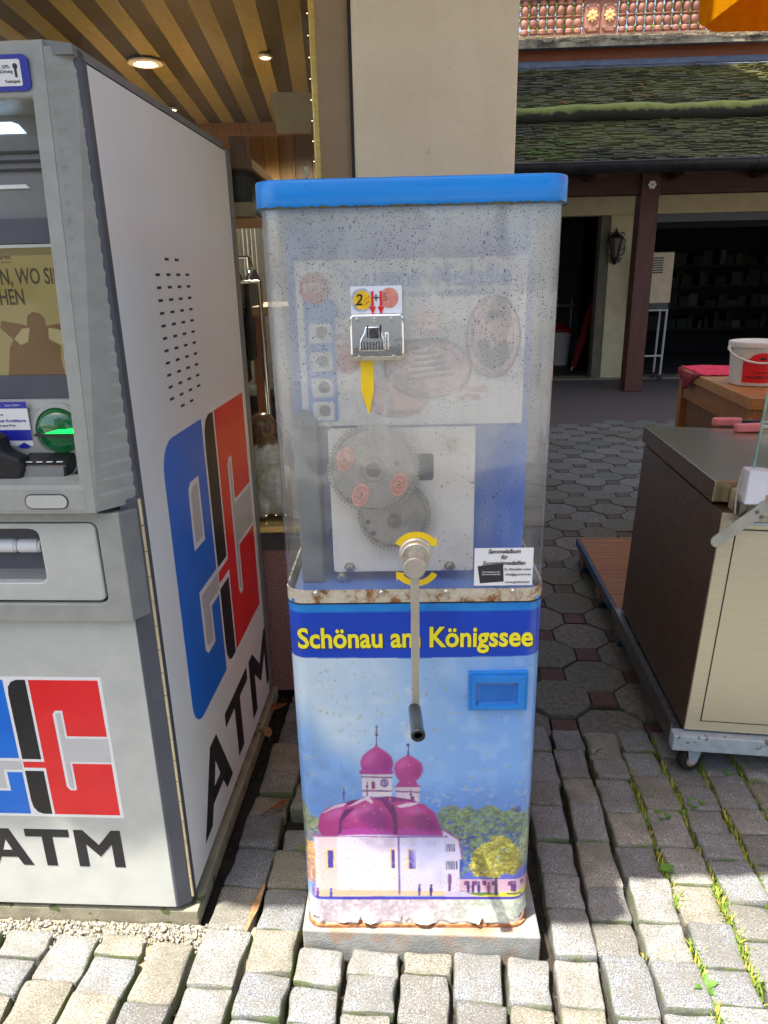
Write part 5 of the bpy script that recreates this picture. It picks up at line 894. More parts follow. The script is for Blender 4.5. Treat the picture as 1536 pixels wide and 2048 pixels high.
# ---------------------------------------------------------------- things in the display window
def make_dog():
    t = thing('dog_figurine', 'brown and white porcelain dog sitting in the shop window', 'figurine', (-.405, 2.47, .641), R(-60))
    mb = MB()
    def ball(c, r, n=14):
        prof = [(max(1e-4, math.sin(math.pi * i / 10)), -math.cos(math.pi * i / 10)) for i in range(11)]
        mb.lathe([(a, b) for a, b in prof], n, Matrix.Translation(c) @ Matrix.Diagonal((r[0], r[1], r[2], 1)), caps=False)
    ball((.06, 0, .10), (.085, .075, .10)); ball((0, 0, .17), (.065, .062, .12)); ball((-.03, 0, .22), (.055, .055, .075))          # haunch, trunk, chest
    ball((-.045, 0, .30), (.058, .055, .060)); ball((-.095, 0, .285), (.038, .032, .028)); ball((-.13, 0, .288), (.012, .012, .010))   # head, muzzle, nose
    for s in (-1, 1):
        ball((-.04, .034 * s, .10), (.022, .020, .10)); ball((-.06, .036 * s, .018), (.034, .022, .018)); ball((.05, .066 * s, .05), (.065, .030, .050)); ball((.0, .075 * s, .014), (.04, .02, .014))
    ball((.14, .02, .03), (.06, .018, .018))
    g = NT('porcelain'); v = g.n('ShaderNodeTexCoord').outputs['Object']; s_ = g.n('ShaderNodeSeparateXYZ'); g.l(v, s_.inputs[0])
    f = g.math('ADD', s_.outputs[2], g.math('MULTIPLY', g.math('SUBTRACT', g.noise(v, 14, 3), .5), .16))
    patch = g.ramp(f, [(.245, S(206, 208, 200)), (.262, S(112, 78, 42)), (.36, S(92, 62, 34))])
    g.set(col=g.mix(g.ramp(g.noise(v, 60, 3), [(.4, .25), (.6, 0)]), patch, S(60, 44, 30)), rough=.22, coat=.5)
    b = mb.build('body', g.m, t, smooth=180); r = b.modifiers.new('remesh', 'REMESH'); r.mode = 'VOXEL'; r.voxel_size = .006; r.use_smooth_shade = True
    sm_ = b.modifiers.new('smooth', 'SMOOTH'); sm_.iterations = 6; sm_.factor = .6
    br = pm('ear_brown', S(74, 48, 26), S(120, 84, 44), 40, .3, coat=.4)
    for s in (-1, 1):
        e = MB(); e.prism([(-.055, .33), (-.030, .345), (-.012, .32), (-.014, .27), (-.026, .235), (-.042, .238), (-.052, .27)], .052 * s, .066 * s); e.build('ear', br, t, bevel=.006, seg=3, smooth=60)
        MB().lathe([(0, -.006), (.006, 0), (0, .006)], 10, Matrix.Translation((-.088, .026 * s, .312)), caps=False).build('eye', M_['atm_black'], t, smooth=180)
    return t
make_dog()
def make_rack():
    t = thing('clothes_rack', 'chrome clothes rack with dark jackets and price tags behind the window', 'clothes rack', (-.58, 3.05, .64), 0)
    MB().tube([(-.55, .2, .0), (-.55, .2, .90), (.02, .2, .90), (.02, .2, 0)], .012, 10).build('rail', M_['chrome'], t, smooth=60)
    MB().tube([(-.55, -.05, .0), (-.55, -.05, .80), (.10, -.05, .80), (.10, -.05, 0)], .011, 10).build('rail', M_['chrome'], t, smooth=60)
    cl = pm('jacket_black', S(16, 17, 18), S(34, 34, 32), 14, .9, bump=.4, bscale=40); cl2 = pm('jacket_olive', S(44, 44, 34), S(60, 60, 46), 14, .9, bump=.4, bscale=40)
    for i in range(15):
        x = -.50 + .038 * i; y, z = (.2, .90) if i % 2 == 0 else (-.05, .80)
        if x > .085: continue
        h = MB(); h.tube([(x, y, z - .015), (x, y - .012, z + .014), (x, y + .008, z + .022), (x, y + .014, z + .004)][::1], .0028, 6); h.tube([(x, y, z - .015), (x, y - .05, z - .055), (x, y - .17, z - .085)], .004, 6); h.tube([(x, y, z - .015), (x, y + .05, z - .055), (x, y + .17, z - .085)], .004, 6)
        hg = h.build('hanger', M_['chrome'], t, smooth=60)
        j = MB(); j.prism([(y - .02, z - .04), (y + .02, z - .04), (y + .19, z - .10), (y + .20, z - .42), (y - .20, z - .42), (y - .19, z - .10)], x - .012, x + .012, 'x'); j.build('jacket', cl if i % 3 else cl2, t, bevel=.01)
    pap = pm('tag_paper', S(196, 188, 150), S(206, 198, 162), 12, .8)
    tg = MB().prism([(.000, .925), (.030, .922), (.034, .985), (.003, .988)], -.062, -.060).build('price_tag', pap, t); 
    for i in range(3): MB().box(.010, .026, -.063, -.0622, .936 + .015 * i, .941 + .015 * i).build('tag_print', M_['ink'], tg)
    MB().prism([(-.04, .95), (-.012, .948), (-.010, 1.0), (-.036, 1.0)], .07, .072).build('price_tag', pap, t)
    return t
make_rack()
def make_table():
    wdm = wood('table_wood', S(150, 116, 70), S(180, 144, 92), S(160, 124, 76), 0, rough=.5)
    t = thing('display_table', 'light wooden display table with dark goods behind the dog figurine', 'table', (-.75, 3.35, .64))
    MB().box(-.5, .38, -.25, .35, .66, .70).build('table_top', wdm, t, bevel=.006)
    for x in (-.46, .20):
        for y in (-.2, .3): MB().box(x, x + .05, y, y + .05, 0, .66).build('leg', wood('table_leg', S(120, 70, 36), S(150, 92, 50), None, 2), t)
    MB().box(-.45, .34, -.15, .28, .05, .30).build('shelf_goods', pm('goods_dark', S(20, 22, 24), S(34, 36, 36), 10, .9), t, bevel=.02)
    return t
make_table()
c = MB().box(-.13, .13, 0, .16, 0, .17).build('storage_box', pm('box_dark', S(20, 22, 26), S(30, 32, 36), 10, .7), None, bevel=.004, loc=(-.42, 2.92, .642)); tag(c, 'black storage box on the window floor behind the dog figurine', 'box')
MB_ = MB().prism([(-.055, .0), (.055, .0), (.075, .115), (-.07, .12)], 0, .008)
o = MB_.build('paper_shade', pm('shade_beige', S(150, 138, 104), S(164, 150, 116), 12, .8), None, loc=(-.27, 2.62, 1.905)); tag(o, 'beige card hanging at the top of the window by the brass frame', 'card')

# ---------------------------------------------------------------- awning over the shop front and market parasol
def make_awning(label, x0, x1, loc, rz):
    t = thing('shop_awning', label, 'awning', loc, rz, 'scalloped awnings over the shop front')
    def canvas(nm, c1_, c2_):
        q = NT(nm); cc = q.ramp(q.noise(q.pos(), 20, 4), [(.3, c1_), (.7, c2_)]); df = q.n('ShaderNodeBsdfDiffuse'); tl = q.n('ShaderNodeBsdfTranslucent'); mx = q.n('ShaderNodeMixShader'); mx.inputs[0].default_value = .24
        q.l(cc, df.inputs[0]); q.l(cc, tl.inputs[0]); q.l(df.outputs[0], mx.inputs[1]); q.l(tl.outputs[0], mx.inputs[2]); q.l(mx.outputs[0], q.out.inputs[0]); q.t.nodes.remove(q.p); return q.m
    f1 = canvas('canvas_yellow', S(232, 210, 156), S(236, 216, 166)); f2 = canvas('canvas_cream', S(206, 200, 184), S(214, 208, 192))
    n = round((x1 - x0) / .23); w_ = (x1 - x0) / n; c1, c2, v1, v2 = MB(), MB(), MB(), MB()
    for i in range(n):
        a = x0 + i * w_; c = (c1, c2)[i % 2]
        c.add([(a, 0, 0), (a + w_, 0, 0), (a + w_, -1.47, -.24), (a, -1.47, -.24), (a, 0, .004), (a + w_, 0, .004), (a + w_, -1.47, -.236), (a, -1.47, -.236)], [(0, 1, 2, 3), (7, 6, 5, 4), (0, 4, 5, 1), (3, 2, 6, 7)])
        p = [(a, -.24), (a + w_, -.24)] + [(a + w_ - w_ * k / 8, -.36 - .055 * math.sin(math.pi * k / 8)) for k in range(9)]
        (v1, v2)[i % 2].prism(p, -1.472, -1.468)
    c1.build('canvas', f1, t); c2.build('canvas', f2, t); v1.build('valance', f1, t); v2.build('valance', f2, t)
    MB().tube([(x0, -1.46, -.235), (x1, -1.46, -.235)], .02, 10).build('front_bar', M_['white_print'], t, smooth=60)
    for x in (x0 + .25, x1 - .35): MB().tube([(x, 0, -.25), (x + .1, -.7, -.22), (x, -1.45, -.26)], .018, 8).build('folding_arm', M_['steel_dark'], t, smooth=60)
    return t
make_awning('striped awning with scalloped valance above the cash machine', -4.2, -.20, (0, 2.163, 2.95), R(-5.5))
make_awning('added unseen awning with scalloped valance, shading the ground right of the pillar', -.33, 1.32, (0, 2.325, 2.95), 0)  # second awning, added out of view to set the right-hand shade edge
def make_parasol():
    t = thing('market_parasol', 'golden yellow market parasol hanging into the top right corner', 'parasol', (2.35, 1.85, 0))
    cv = NT('parasol_canvas'); cc = cv.ramp(cv.noise(cv.pos(), 30, 4), [(.3, S(214, 150, 10)), (.7, S(230, 168, 24))]); df = cv.n('ShaderNodeBsdfDiffuse'); tl = cv.n('ShaderNodeBsdfTranslucent'); mx = cv.n('ShaderNodeMixShader'); mx.inputs[0].default_value = .55
    cv.l(cc, df.inputs[0]); cv.l(cc, tl.inputs[0]); cv.l(df.outputs[0], mx.inputs[1]); cv.l(tl.outputs[0], mx.inputs[2]); cv.l(mx.outputs[0], cv.out.inputs[0]); cv.t.nodes.remove(cv.p)
    a, b, zt, zh = 1.17, 1.15, 2.95, 2.44
    k = [(-a, -b), (a, -b), (a, b), (-a, b)]
    for i in range(4):
        p, q = k[i], k[(i + 1) % 4]; MB().add([(p[0], p[1], zh), (q[0], q[1], zh), (0, 0, zt), (p[0], p[1], zh + .003), (q[0], q[1], zh + .003), (0, 0, zt + .003)], [(0, 1, 2), (5, 4, 3), (0, 3, 4, 1)]).build('canopy_panel', cv.m, t)
        L = math.dist(p, q); d = ((q[0] - p[0]) / L, (q[1] - p[1]) / L); m = 5; s_ = []
        for j in range(m):
            u0, u1 = L * j / m + .004, L * (j + 1) / m - .004; r = .07
            prof = [(u0, zh), (u0, zh - .17 + r)] + [(u0 + r - r * math.cos(R(t_)), zh - .17 + r - r * math.sin(R(t_))) for t_ in range(15, 91, 15)] + [(u1 - r + r * math.sin(R(t_)), zh - .17 + r - r * math.cos(R(t_))) for t_ in range(0, 91, 15)] + [(u1, zh)]
            w_ = MB(); nn = len(prof); nx, ny = d[1] * .003, -d[0] * .003
            w_.v = [(p[0] + d[0] * u, p[1] + d[1] * u, z) for u, z in prof] + [(p[0] + d[0] * u + nx, p[1] + d[1] * u + ny, z) for u, z in prof]
            w_.f = [tuple(range(nn)), tuple(range(2 * nn - 1, nn - 1, -1))] + [(i_, nn + i_, nn + (i_ + 1) % nn, (i_ + 1) % nn) for i_ in range(nn)]; w_.m = [0] * len(w_.f)
            w_.build('valance_flap', cv.m, t)
        MB().tube([(0, 0, zt - .02), (p[0], p[1], zh - .01)], .010, 6).build('rib', M_['steel_dark'], t)
    MB().cyl((0, 0, 0), (0, 0, zt + .05), .024).build('pole', M_['white_print'], t, smooth=50); MB().box(-.3, .3, -.3, .3, -.02, .06).build('foot', far_ground, t, bevel=.01)
    return t
make_parasol()

# ---------------------------------------------------------------- stainless steel serving cart
def make_cart():
    t = thing('steel_cart', 'stainless steel serving cart on a pale blue frame with castors', 'cart', (.86, 1.79, .10), 0, rot=(0, R(2.2), R(-5.5)))
    st = NT('scuffed_steel'); v = st.pos((1, 1, 10), True); n = st.noise(v, 14, 4); st.set(col=st.ramp(n, [(.3, S(198, 190, 166)), (.7, S(208, 200, 176))]), metal=.6, rough=st.ramp(n, [(.3, .34), (.7, .5)]))
    st2 = NT('dark_reflection_steel'); v2 = st2.pos((1, 1, 4), True); n2 = st2.noise(v2, 9, 4); sp = st2.noise(st2.pos(obj=True), 130, 2)  # dark surroundings mirrored in the cart side are painted as this brown
    st2.set(col=st2.mix(st2.ramp(sp, [(.72, 0), (.75, .8)]), st2.ramp(n2, [(.3, S(62, 46, 32)), (.7, S(84, 64, 46))]), S(214, 208, 196)), metal=.15, rough=.42)
    top = NT('steel_top'); v3 = top.pos((1, 30, 1), True); n3 = top.noise(v3, 6, 4); top.set(col=top.ramp(n3, [(.3, S(156, 148, 118)), (.7, S(180, 170, 138))]), metal=.8, rough=.24)
    W = 1.15; D = .80
    MB().box(.010, W, .004, D, .058, .735).build('body', st2.m, t, bevel=.003)
    MB().box(.012, W - .01, -.004, .004, .060, .735).build('front_face', st.m, t, bevel=.002)
    MB().box(.055, W - .05, -.006, -.003, .095, .690).build('drawer_front', st.m, t, bevel=.0015)
    MB().frame(rrect(.052, W - .047, .092, .693, .001, 1), rrect(.055, W - .05, .095, .690, .001, 1), -.0046, -.0038).build('drawer_gap', M_['atm_black'], t)
    MB().box(.002, W, .06, D + .005, .746, .806).build('top_slab', top.m, t, bevel=.003)
    MB().box(.0005, .003, .06, D + .004, .748, .804).build('top_edge', st2.m, t)
    MB().box(.045, W, -.022, .058, .700, .792).build('front_rail', st.m, t, bevel=.006, seg=3)
    MB().box(.052, W, -.027, -.021, .712, .720).build('rail_groove', M_['blue_frame'], t)
    MB().box(.052, W, -.030, -.021, .724, .736).build('rail_groove', M_['steel'], t)
    # frame and castors
    fr = MB().box(-.022, W + .01, -.026, .012, .0, .052).build('base_frame', M_['blue_frame'], t, bevel=.003)
    MB().box(-.022, .012, .012, D + .02, .0, .052).build('frame_side', M_['steel_dark'], fr, bevel=.003); MB().box(-.022, -.018, .010, D + .02, .052, .066).build('frame_lip', M_['steel_dark'], fr)
    for x, y in ((.05, .02), (W - .06, .02), (.05, D - .05), (W - .06, D - .05)):
        c = MB(); c.box(-.028, .028, -.026, .026, -.006, .0); c.prism([(-.030, -.005), (.026, -.005), (.012, -.060), (-.004, -.066), (-.016, -.050)], -.020, -.017); c.prism([(-.030, -.005), (.026, -.005), (.012, -.060), (-.004, -.066), (-.016, -.050)], .017, .020)
        co = c.build('castor', M_['blue_frame'], t, loc=(x, y, 0), rot=(0, 0, R(200 if x < .5 else 160)))
        MB().lathe([(.010, -.015), (.034, -.014), (.038, -.008), (.038, .008), (.034, .014), (.010, .015)], 26, Matrix.Translation((0, 0, -.054)) @ Matrix.Rotation(R(90), 4, 'X')).build('tyre', M_['black_rubber'], co, smooth=35)
        MB().lathe([(.012, -.018), (.020, -.0165), (.020, .0165), (.012, .018)], 20, Matrix.Translation((0, 0, -.054)) @ Matrix.Rotation(R(90), 4, 'X')).build('hub', pm('hub_rust', S(150, 112, 80), S(178, 140, 104), 40, .6), co, smooth=35)
    # sneeze guard: glass sheet, white clamp block, swung lever
    g = NT('guard_glass'); tb = g.n('ShaderNodeBsdfTransparent'); tb.inputs[0].default_value = (.90, .97, .94, 1); gl = g.n('ShaderNodeBsdfGlossy'); gl.inputs['Roughness'].default_value = .02
    mx = g.n('ShaderNodeMixShader'); g.l(g.facing(.05, .7), mx.inputs[0]); g.l(tb.outputs[0], mx.inputs[1]); g.l(gl.outputs[0], mx.inputs[2]); g.l(mx.outputs[0], g.out.inputs[0]); g.t.nodes.remove(g.p)
    ge = pm('glass_edge', S(110, 168, 160), S(140, 196, 186), 20, .15)
    gp = MB().box(.068, W - .02, -.010, -.004, .815, 1.46).build('guard_pane', g.m, t, label='clear glass pane of the sneeze guard')
    MB().box(.0655, .0682, -.0102, -.0038, .815, 1.46).build('pane_edge', ge, gp)
    MB().box(.046, .098, -.040, .010, .772, .862).build('clamp_block', M_['white_block'], t, bevel=.004)
    MB().prism([(.098, .862), (.122, .856), (.124, .846), (.116, .828), (.108, .812), (.110, .795), (.104, .772), (.098, .772)], -.036, .006).build('broken_block', M_['white_block'], t)
    MB().prism([(.098, .800), (.112, .800), (.116, .828), (.108, .812), (.104, .772), (.098, .772)], -.0375, .004).build('torn_core', pm('core_tan', S(176, 146, 110), S(196, 168, 130), 60, .9, bump=.5), t)
    MB().box(.040, .060, -.034, .012, .735, .775).build('pivot_bracket', M_['steel_dark'], t, bevel=.003); MB().tube([(.036, -.02, .74), (.034, -.01, .80), (.046, 0, .862)], .003, 6).build('edge_seal', M_['steel'], t)
    lv = MB(); ang = R(-136); L = .145; c_, s_ = math.cos(ang), math.sin(ang)
    loop = [(u, -.016) for u in (0, L)] + [(L + .016 * math.cos(R(a)), .016 * math.sin(R(a))) for a in range(-75, 76, 15)] + [(L, .016), (0, .016)] + [(-.016 * math.cos(R(a)), .016 * math.sin(R(a))) for a in range(75, -76, -15)]
    lv.prism([(.098 + u * c_ - w_ * s_, .770 + u * s_ + w_ * c_) for u, w_ in loop], -.046, -.040); lo = lv.build('lever', M_['alu'], t, bevel=.001)
    for x, z in ((.080, .755), (.092, .742)): MB().lathe([(.0055, 0), (.005, .002), (.0025, .0022), (.0025, .001)], 12, Matrix.Translation((x, -.046, z)) @ Matrix.Rotation(R(90), 4, 'X')).build('screw', M_['steel_dark'], lo)
    return t
M_['blue_frame'] = pm('blue_frame', S(150, 164, 172), S(170, 182, 188), 30, .5, metal=.2, speck=(40, .66, S(110, 100, 92)))
M_['white_block'] = pm('white_block', S(214, 216, 226), S(222, 224, 232), 12, .5); M_['alu'] = pm('alu', S(168, 170, 166), S(182, 184, 180), 20, .4, metal=.7)
cart = make_cart()
def tongs(label, loc, rz, bl):
    t = thing('serving_tongs', label, 'tongs', loc, rz, 'pink handled tongs on the cart')
    pk = pm('pink_plastic', S(222, 128, 132), S(232, 142, 146), 12, .35)
    gp = MB().prism(rrect(0, .105, -.016, .016, .015, 6), -.012, .016, 'z').build('grip', pk, t, bevel=.005, seg=3, smooth=60)
    MB().box(.10, .17, -.010, .010, -.004, .008).build('neck', M_['atm_black'] if bl else M_['steel'], t, bevel=.003)
    MB().prism([(.168, -.010), (.36, -.018), (.40, 0), (.36, .018), (.168, .010)], -.003, .003, 'z').build('blade', M_['steel'], t, bevel=.001)
tongs('pink handled tongs with black neck, the rear pair on the cart', (1.235, 2.62, .906), R(-6), True)
tongs('pink handled tongs with pale grip, the front pair on the cart', (1.262, 2.50, .906), R(4), False)

# ---------------------------------------------------------------- pallet
def make_pallet():
    t = thing('wooden_pallet', 'dark brown wooden pallet with worn blue edge behind the steel cart', 'pallet', (.93, 2.55, 0), R(-4.5))
    pw = wood('pallet_board', S(118, 76, 40), S(168, 116, 64), S(62, 42, 26), 0, rough=.65, scale=1.3, ring=4, bump=.6); blk = wood('pallet_block', S(110, 78, 48), S(146, 106, 66), None, 0, rough=.8)
    bl = pm('worn_blue', S(36, 58, 78), S(52, 78, 100), 30, .7, speck=(40, .6, S(110, 92, 70)))
    MB().box(.012, .80, .006, .90, .120, .138).build('deck', pw, t, bevel=.002)
    MB().box(-.006, .011, -.01, .905, .100, .140).build('edge_strip', bl, t, bevel=.002)
    MB().box(.0, .80, .9005, .908, .110, .1405).build('rear_edge', wood('pallet_pale', S(140, 118, 90), S(160, 138, 108), None, 0), t)
    for y in (.02, .38, .78):
        for x in (.012, .36, .68): MB().box(x, x + .10, y, y + .10, .022, .099).build('block', blk, t, bevel=.004)
        MB().box(.006, .80, y - .004, y + .104, .0, .021).build('skid', bl, t, bevel=.003)
    return t
make_pallet()
# ---------------------------------------------------------------- wooden chest, cloth, bucket
def make_chest():
    t = thing('wooden_chest', 'orange brown wooden chest with panelled side behind the cart', 'chest', (1.66, 3.16, 0), R(-6.5))
    cw = wood('chest_wood', S(128, 76, 34), S(166, 104, 48), S(140, 84, 38), 1, rough=.5, bump=.15); cw2 = wood('chest_top', S(170, 112, 52), S(206, 146, 76), S(180, 120, 58), 0, rough=.45, bump=.12); cw3 = wood('chest_post', S(128, 76, 34), S(166, 104, 48), None, 2, rough=.5)
    W, D, H = .95, 1.12, .90
    MB().box(.03, W - .03, .03, D - .03, .02, H - .07).build('carcass', wood('chest_inner', S(110, 66, 30), S(140, 88, 42), None, 2, rough=.55), t)
    MB().box(-.012, W + .01, -.012, D + .01, H - .055, H).build('top', cw2, t, bevel=.005)
    for x in (.0, W - .06):
        for y in (0, D - .06): MB().box(x, x + .06, y, y + .06, 0, H - .056).build('corner_post', cw3, t, bevel=.004)
    MB().box(.010, .03, .06, D - .06, H - .17, H - .056).build('side_rail', cw, t, bevel=.003); MB().box(.010, .03, .06, D - .06, .06, .18).build('side_rail', cw, t, bevel=.003)
    MB().box(.06, W - .06, .010, .03, H - .14, H - .056).build('front_rail', cw2, t, bevel=.003)
    ar = MB(); P = [(.06, .60)] + [(.06 + .415 * (1 - math.cos(R(a))), .60 + .13 * math.sin(R(a))) for a in range(0, 181, 15)] + [(.89, .60), (.89, .10), (.06, .10)]
    ar.prism(P, .016, .028); ar.build('arched_panel', cw, t)
    return t
make_chest()
def make_cloth():
    nx, ny = 40, 24; mb = MB(); rr = random.Random(3)
    for j in range(ny + 1):
        for i in range(nx + 1):
            x = i / nx * .46; y = j / ny * .42 - .0
            z = .004 + .006 * mnoise.noise(Vector((x * 14, y * 14, 1))) + .004 * mnoise.noise(Vector((x * 30, y * 30, 4)))
            mb.v.append((x, y, max(.0015, z)))
    mb.f = [(j * (nx + 1) + i, j * (nx + 1) + i + 1, (j + 1) * (nx + 1) + i + 1, (j + 1) * (nx + 1) + i) for j in range(ny) for i in range(nx)]; mb.m = [0] * len(mb.f)
    # corner hanging over the left edge of the chest
    k = len(mb.v); q = 16
    for j in range(q + 1):
        for i in range(7):
            u = i / 6; v_ = j / q; y = .02 + v_ * .36; drop = (.02 + .085 * math.sin(math.pi * min(1, (1 - v_) * 1.15)) ** 1.2) * u
            mb.v.append((-.024 * min(1, u * 3) - .006 * math.sin(v_ * 22) * u, y, .004 - drop))
    for j in range(q):
        for i in range(6): mb.f.append((k + j * 7 + i, k + (j + 1) * 7 + i, k + (j + 1) * 7 + i + 1, k + j * 7 + i + 1)); mb.m.append(1)
    red = pm('cloth_red', S(196, 26, 56), S(216, 44, 74), 40, .85, bump=.5, bscale=260)
    ck = NT('cloth_check'); v = ck.pos((1, 1, 1), True); c_ = ck.n('ShaderNodeTexChecker'); c_.inputs['Scale'].default_value = 110; c_.inputs['Color1'].default_value = S(150, 20, 44); c_.inputs['Color2'].default_value = S(70, 14, 28); ck.l(v, c_.inputs[0]); ck.set(col=c_.outputs[0], rough=.9)
    o = mb.build('red_cloth', [red, ck.m], None, smooth=180, loc=(1.742, 3.86, .902), rot=(0, 0, R(-6.5))); s_ = o.modifiers.new('solid', 'SOLIDIFY'); s_.thickness = .0025; s_.offset = 1
    tag(o, 'crumpled red cloth lying over the corner of the wooden chest', 'cloth')
make_cloth()
def make_bucket():
    t = thing('plastic_bucket', 'white plastic bucket with red label and bail handle on the wooden chest', 'bucket', (1.86, 3.56, .902), R(-14))
    wp = pm('bucket_white', S(208, 206, 198), S(218, 216, 208), 14, .4)
    r0, r1, h = .112, .128, .205
    MB().lathe([(0, .0), (r0 - .004, 0), (r0, .004), (r1 - .002, h - .012), (r1 - .002, h), (r1 - .006, h), (r1 - .008, h - .01), (r0 - .003, .008), (0, .007)], 48, caps=False).build('tub', wp, t, smooth=35)
    MB().lathe([(r1 - .004, h - .022), (r1 + .006, h - .020), (r1 + .008, h - .004), (r1 + .005, h + .004), (r1 - .006, h + .006), (r1 - .010, h), (0, h - .002)], 48, caps=False).build('lid', wp, t, smooth=35)
    def onr(a, z, o=.0012): r = r0 + (r1 - r0) * z / h + o; return (r * math.sin(a), -r * math.cos(a), z)
    lb = MB(); n = 30
    for i in range(n + 1):
        a = -.72 + 1.44 * i / n; tp = .128 if abs(a) > .50 else .128 + .034 * math.cos(a / .5 * math.pi / 2) ** .6
        lb.v += [onr(a, .018), onr(a, .075), onr(a, tp)]
    for i in range(n): lb.f += [(3 * i, 3 * i + 3, 3 * i + 4, 3 * i + 1), (3 * i + 1, 3 * i + 4, 3 * i + 5, 3 * i + 2)]; lb.m += [0, 0]
    L = lb.build('label', M_['red_print'], t, smooth=60)
    def curved(name, s, size, z, bold, shear=0):
        text(name, s, size, M_['black_print'], L, (0, -(r0 + (r1 - r0) * z / h) - .0022, z), bold=bold, shear=shear)
    BUCK.append((L, r0, r1, h))
    curved('label_text', 'HAUSMACHER', .021, .045, .008); curved('label_text', 'hausgemacht', .014, .068, .004, .2); curved('label_text', 'Metzgerei', .016, .112, .004, .3)
    flat('label_crest', [(-.014, .134), (-.007, .142), (0, .136), (.007, .142), (.014, .134), (.008, .126), (0, .130), (-.008, .126)], -(r0 + (r1 - r0) * .65) - .0026, M_['black_print'], L)
    hd = [onr(-1.45, .178, .010)] + [onr(-1.45 + 2.9 * k / 16, .178 - .062 * math.sin(math.pi * k / 16), .013 + .012 * math.sin(math.pi * k / 16)) for k in range(1, 16)] + [onr(1.45, .178, .010)]
    MB().tube(hd, .0055, 8).build('bail_handle', wp, t, smooth=60)
    for a in (-1.45, 1.45): MB().cyl(onr(a, .178, .0), onr(a, .178, .014), .012, n=14).build('handle_lug', wp, t)
    return t
BUCK = []
make_bucket()
# ================================================================ arcade building at the back
def shingles(name, label, x0, x1, y0, z0, y1, z1, parent, mat, row=.12, seed=1, wmin=.09, wmax=.17):
    rr = random.Random(seed); L = math.hypot(y1 - y0, z1 - z0); d = Vector((0, (y1 - y0) / L, (z1 - z0) / L)); n = Vector((0, -d.z, d.y)); mb = MB()
    k = 0; s = 0
    while s < L:
        x = x0 - rr.random() * .1
        while x < x1:
            w_ = rr.uniform(wmin, wmax); e = rr.uniform(-.022, .022); h = .012 + rr.random() ** 2 * .026
            a = Vector((x, y0, z0)) + d * (s + e); b = a + d * (row * 1.9)
            P = [a + n * h, a + Vector((w_ - .006, 0, 0)) + n * (h + rr.uniform(-.004, .004)), b + Vector((w_ - .006, 0, 0)), b, a - n * .004, a + Vector((w_ - .006, 0, 0)) - n * .004]
            mb.add(P, [(0, 1, 2, 3), (4, 5, 1, 0), (4, 0, 3), (5, 2, 1)]); x += w_
        s += row
    o = mb.build(name, mat, parent); o['kind'] = 'stuff'; return o
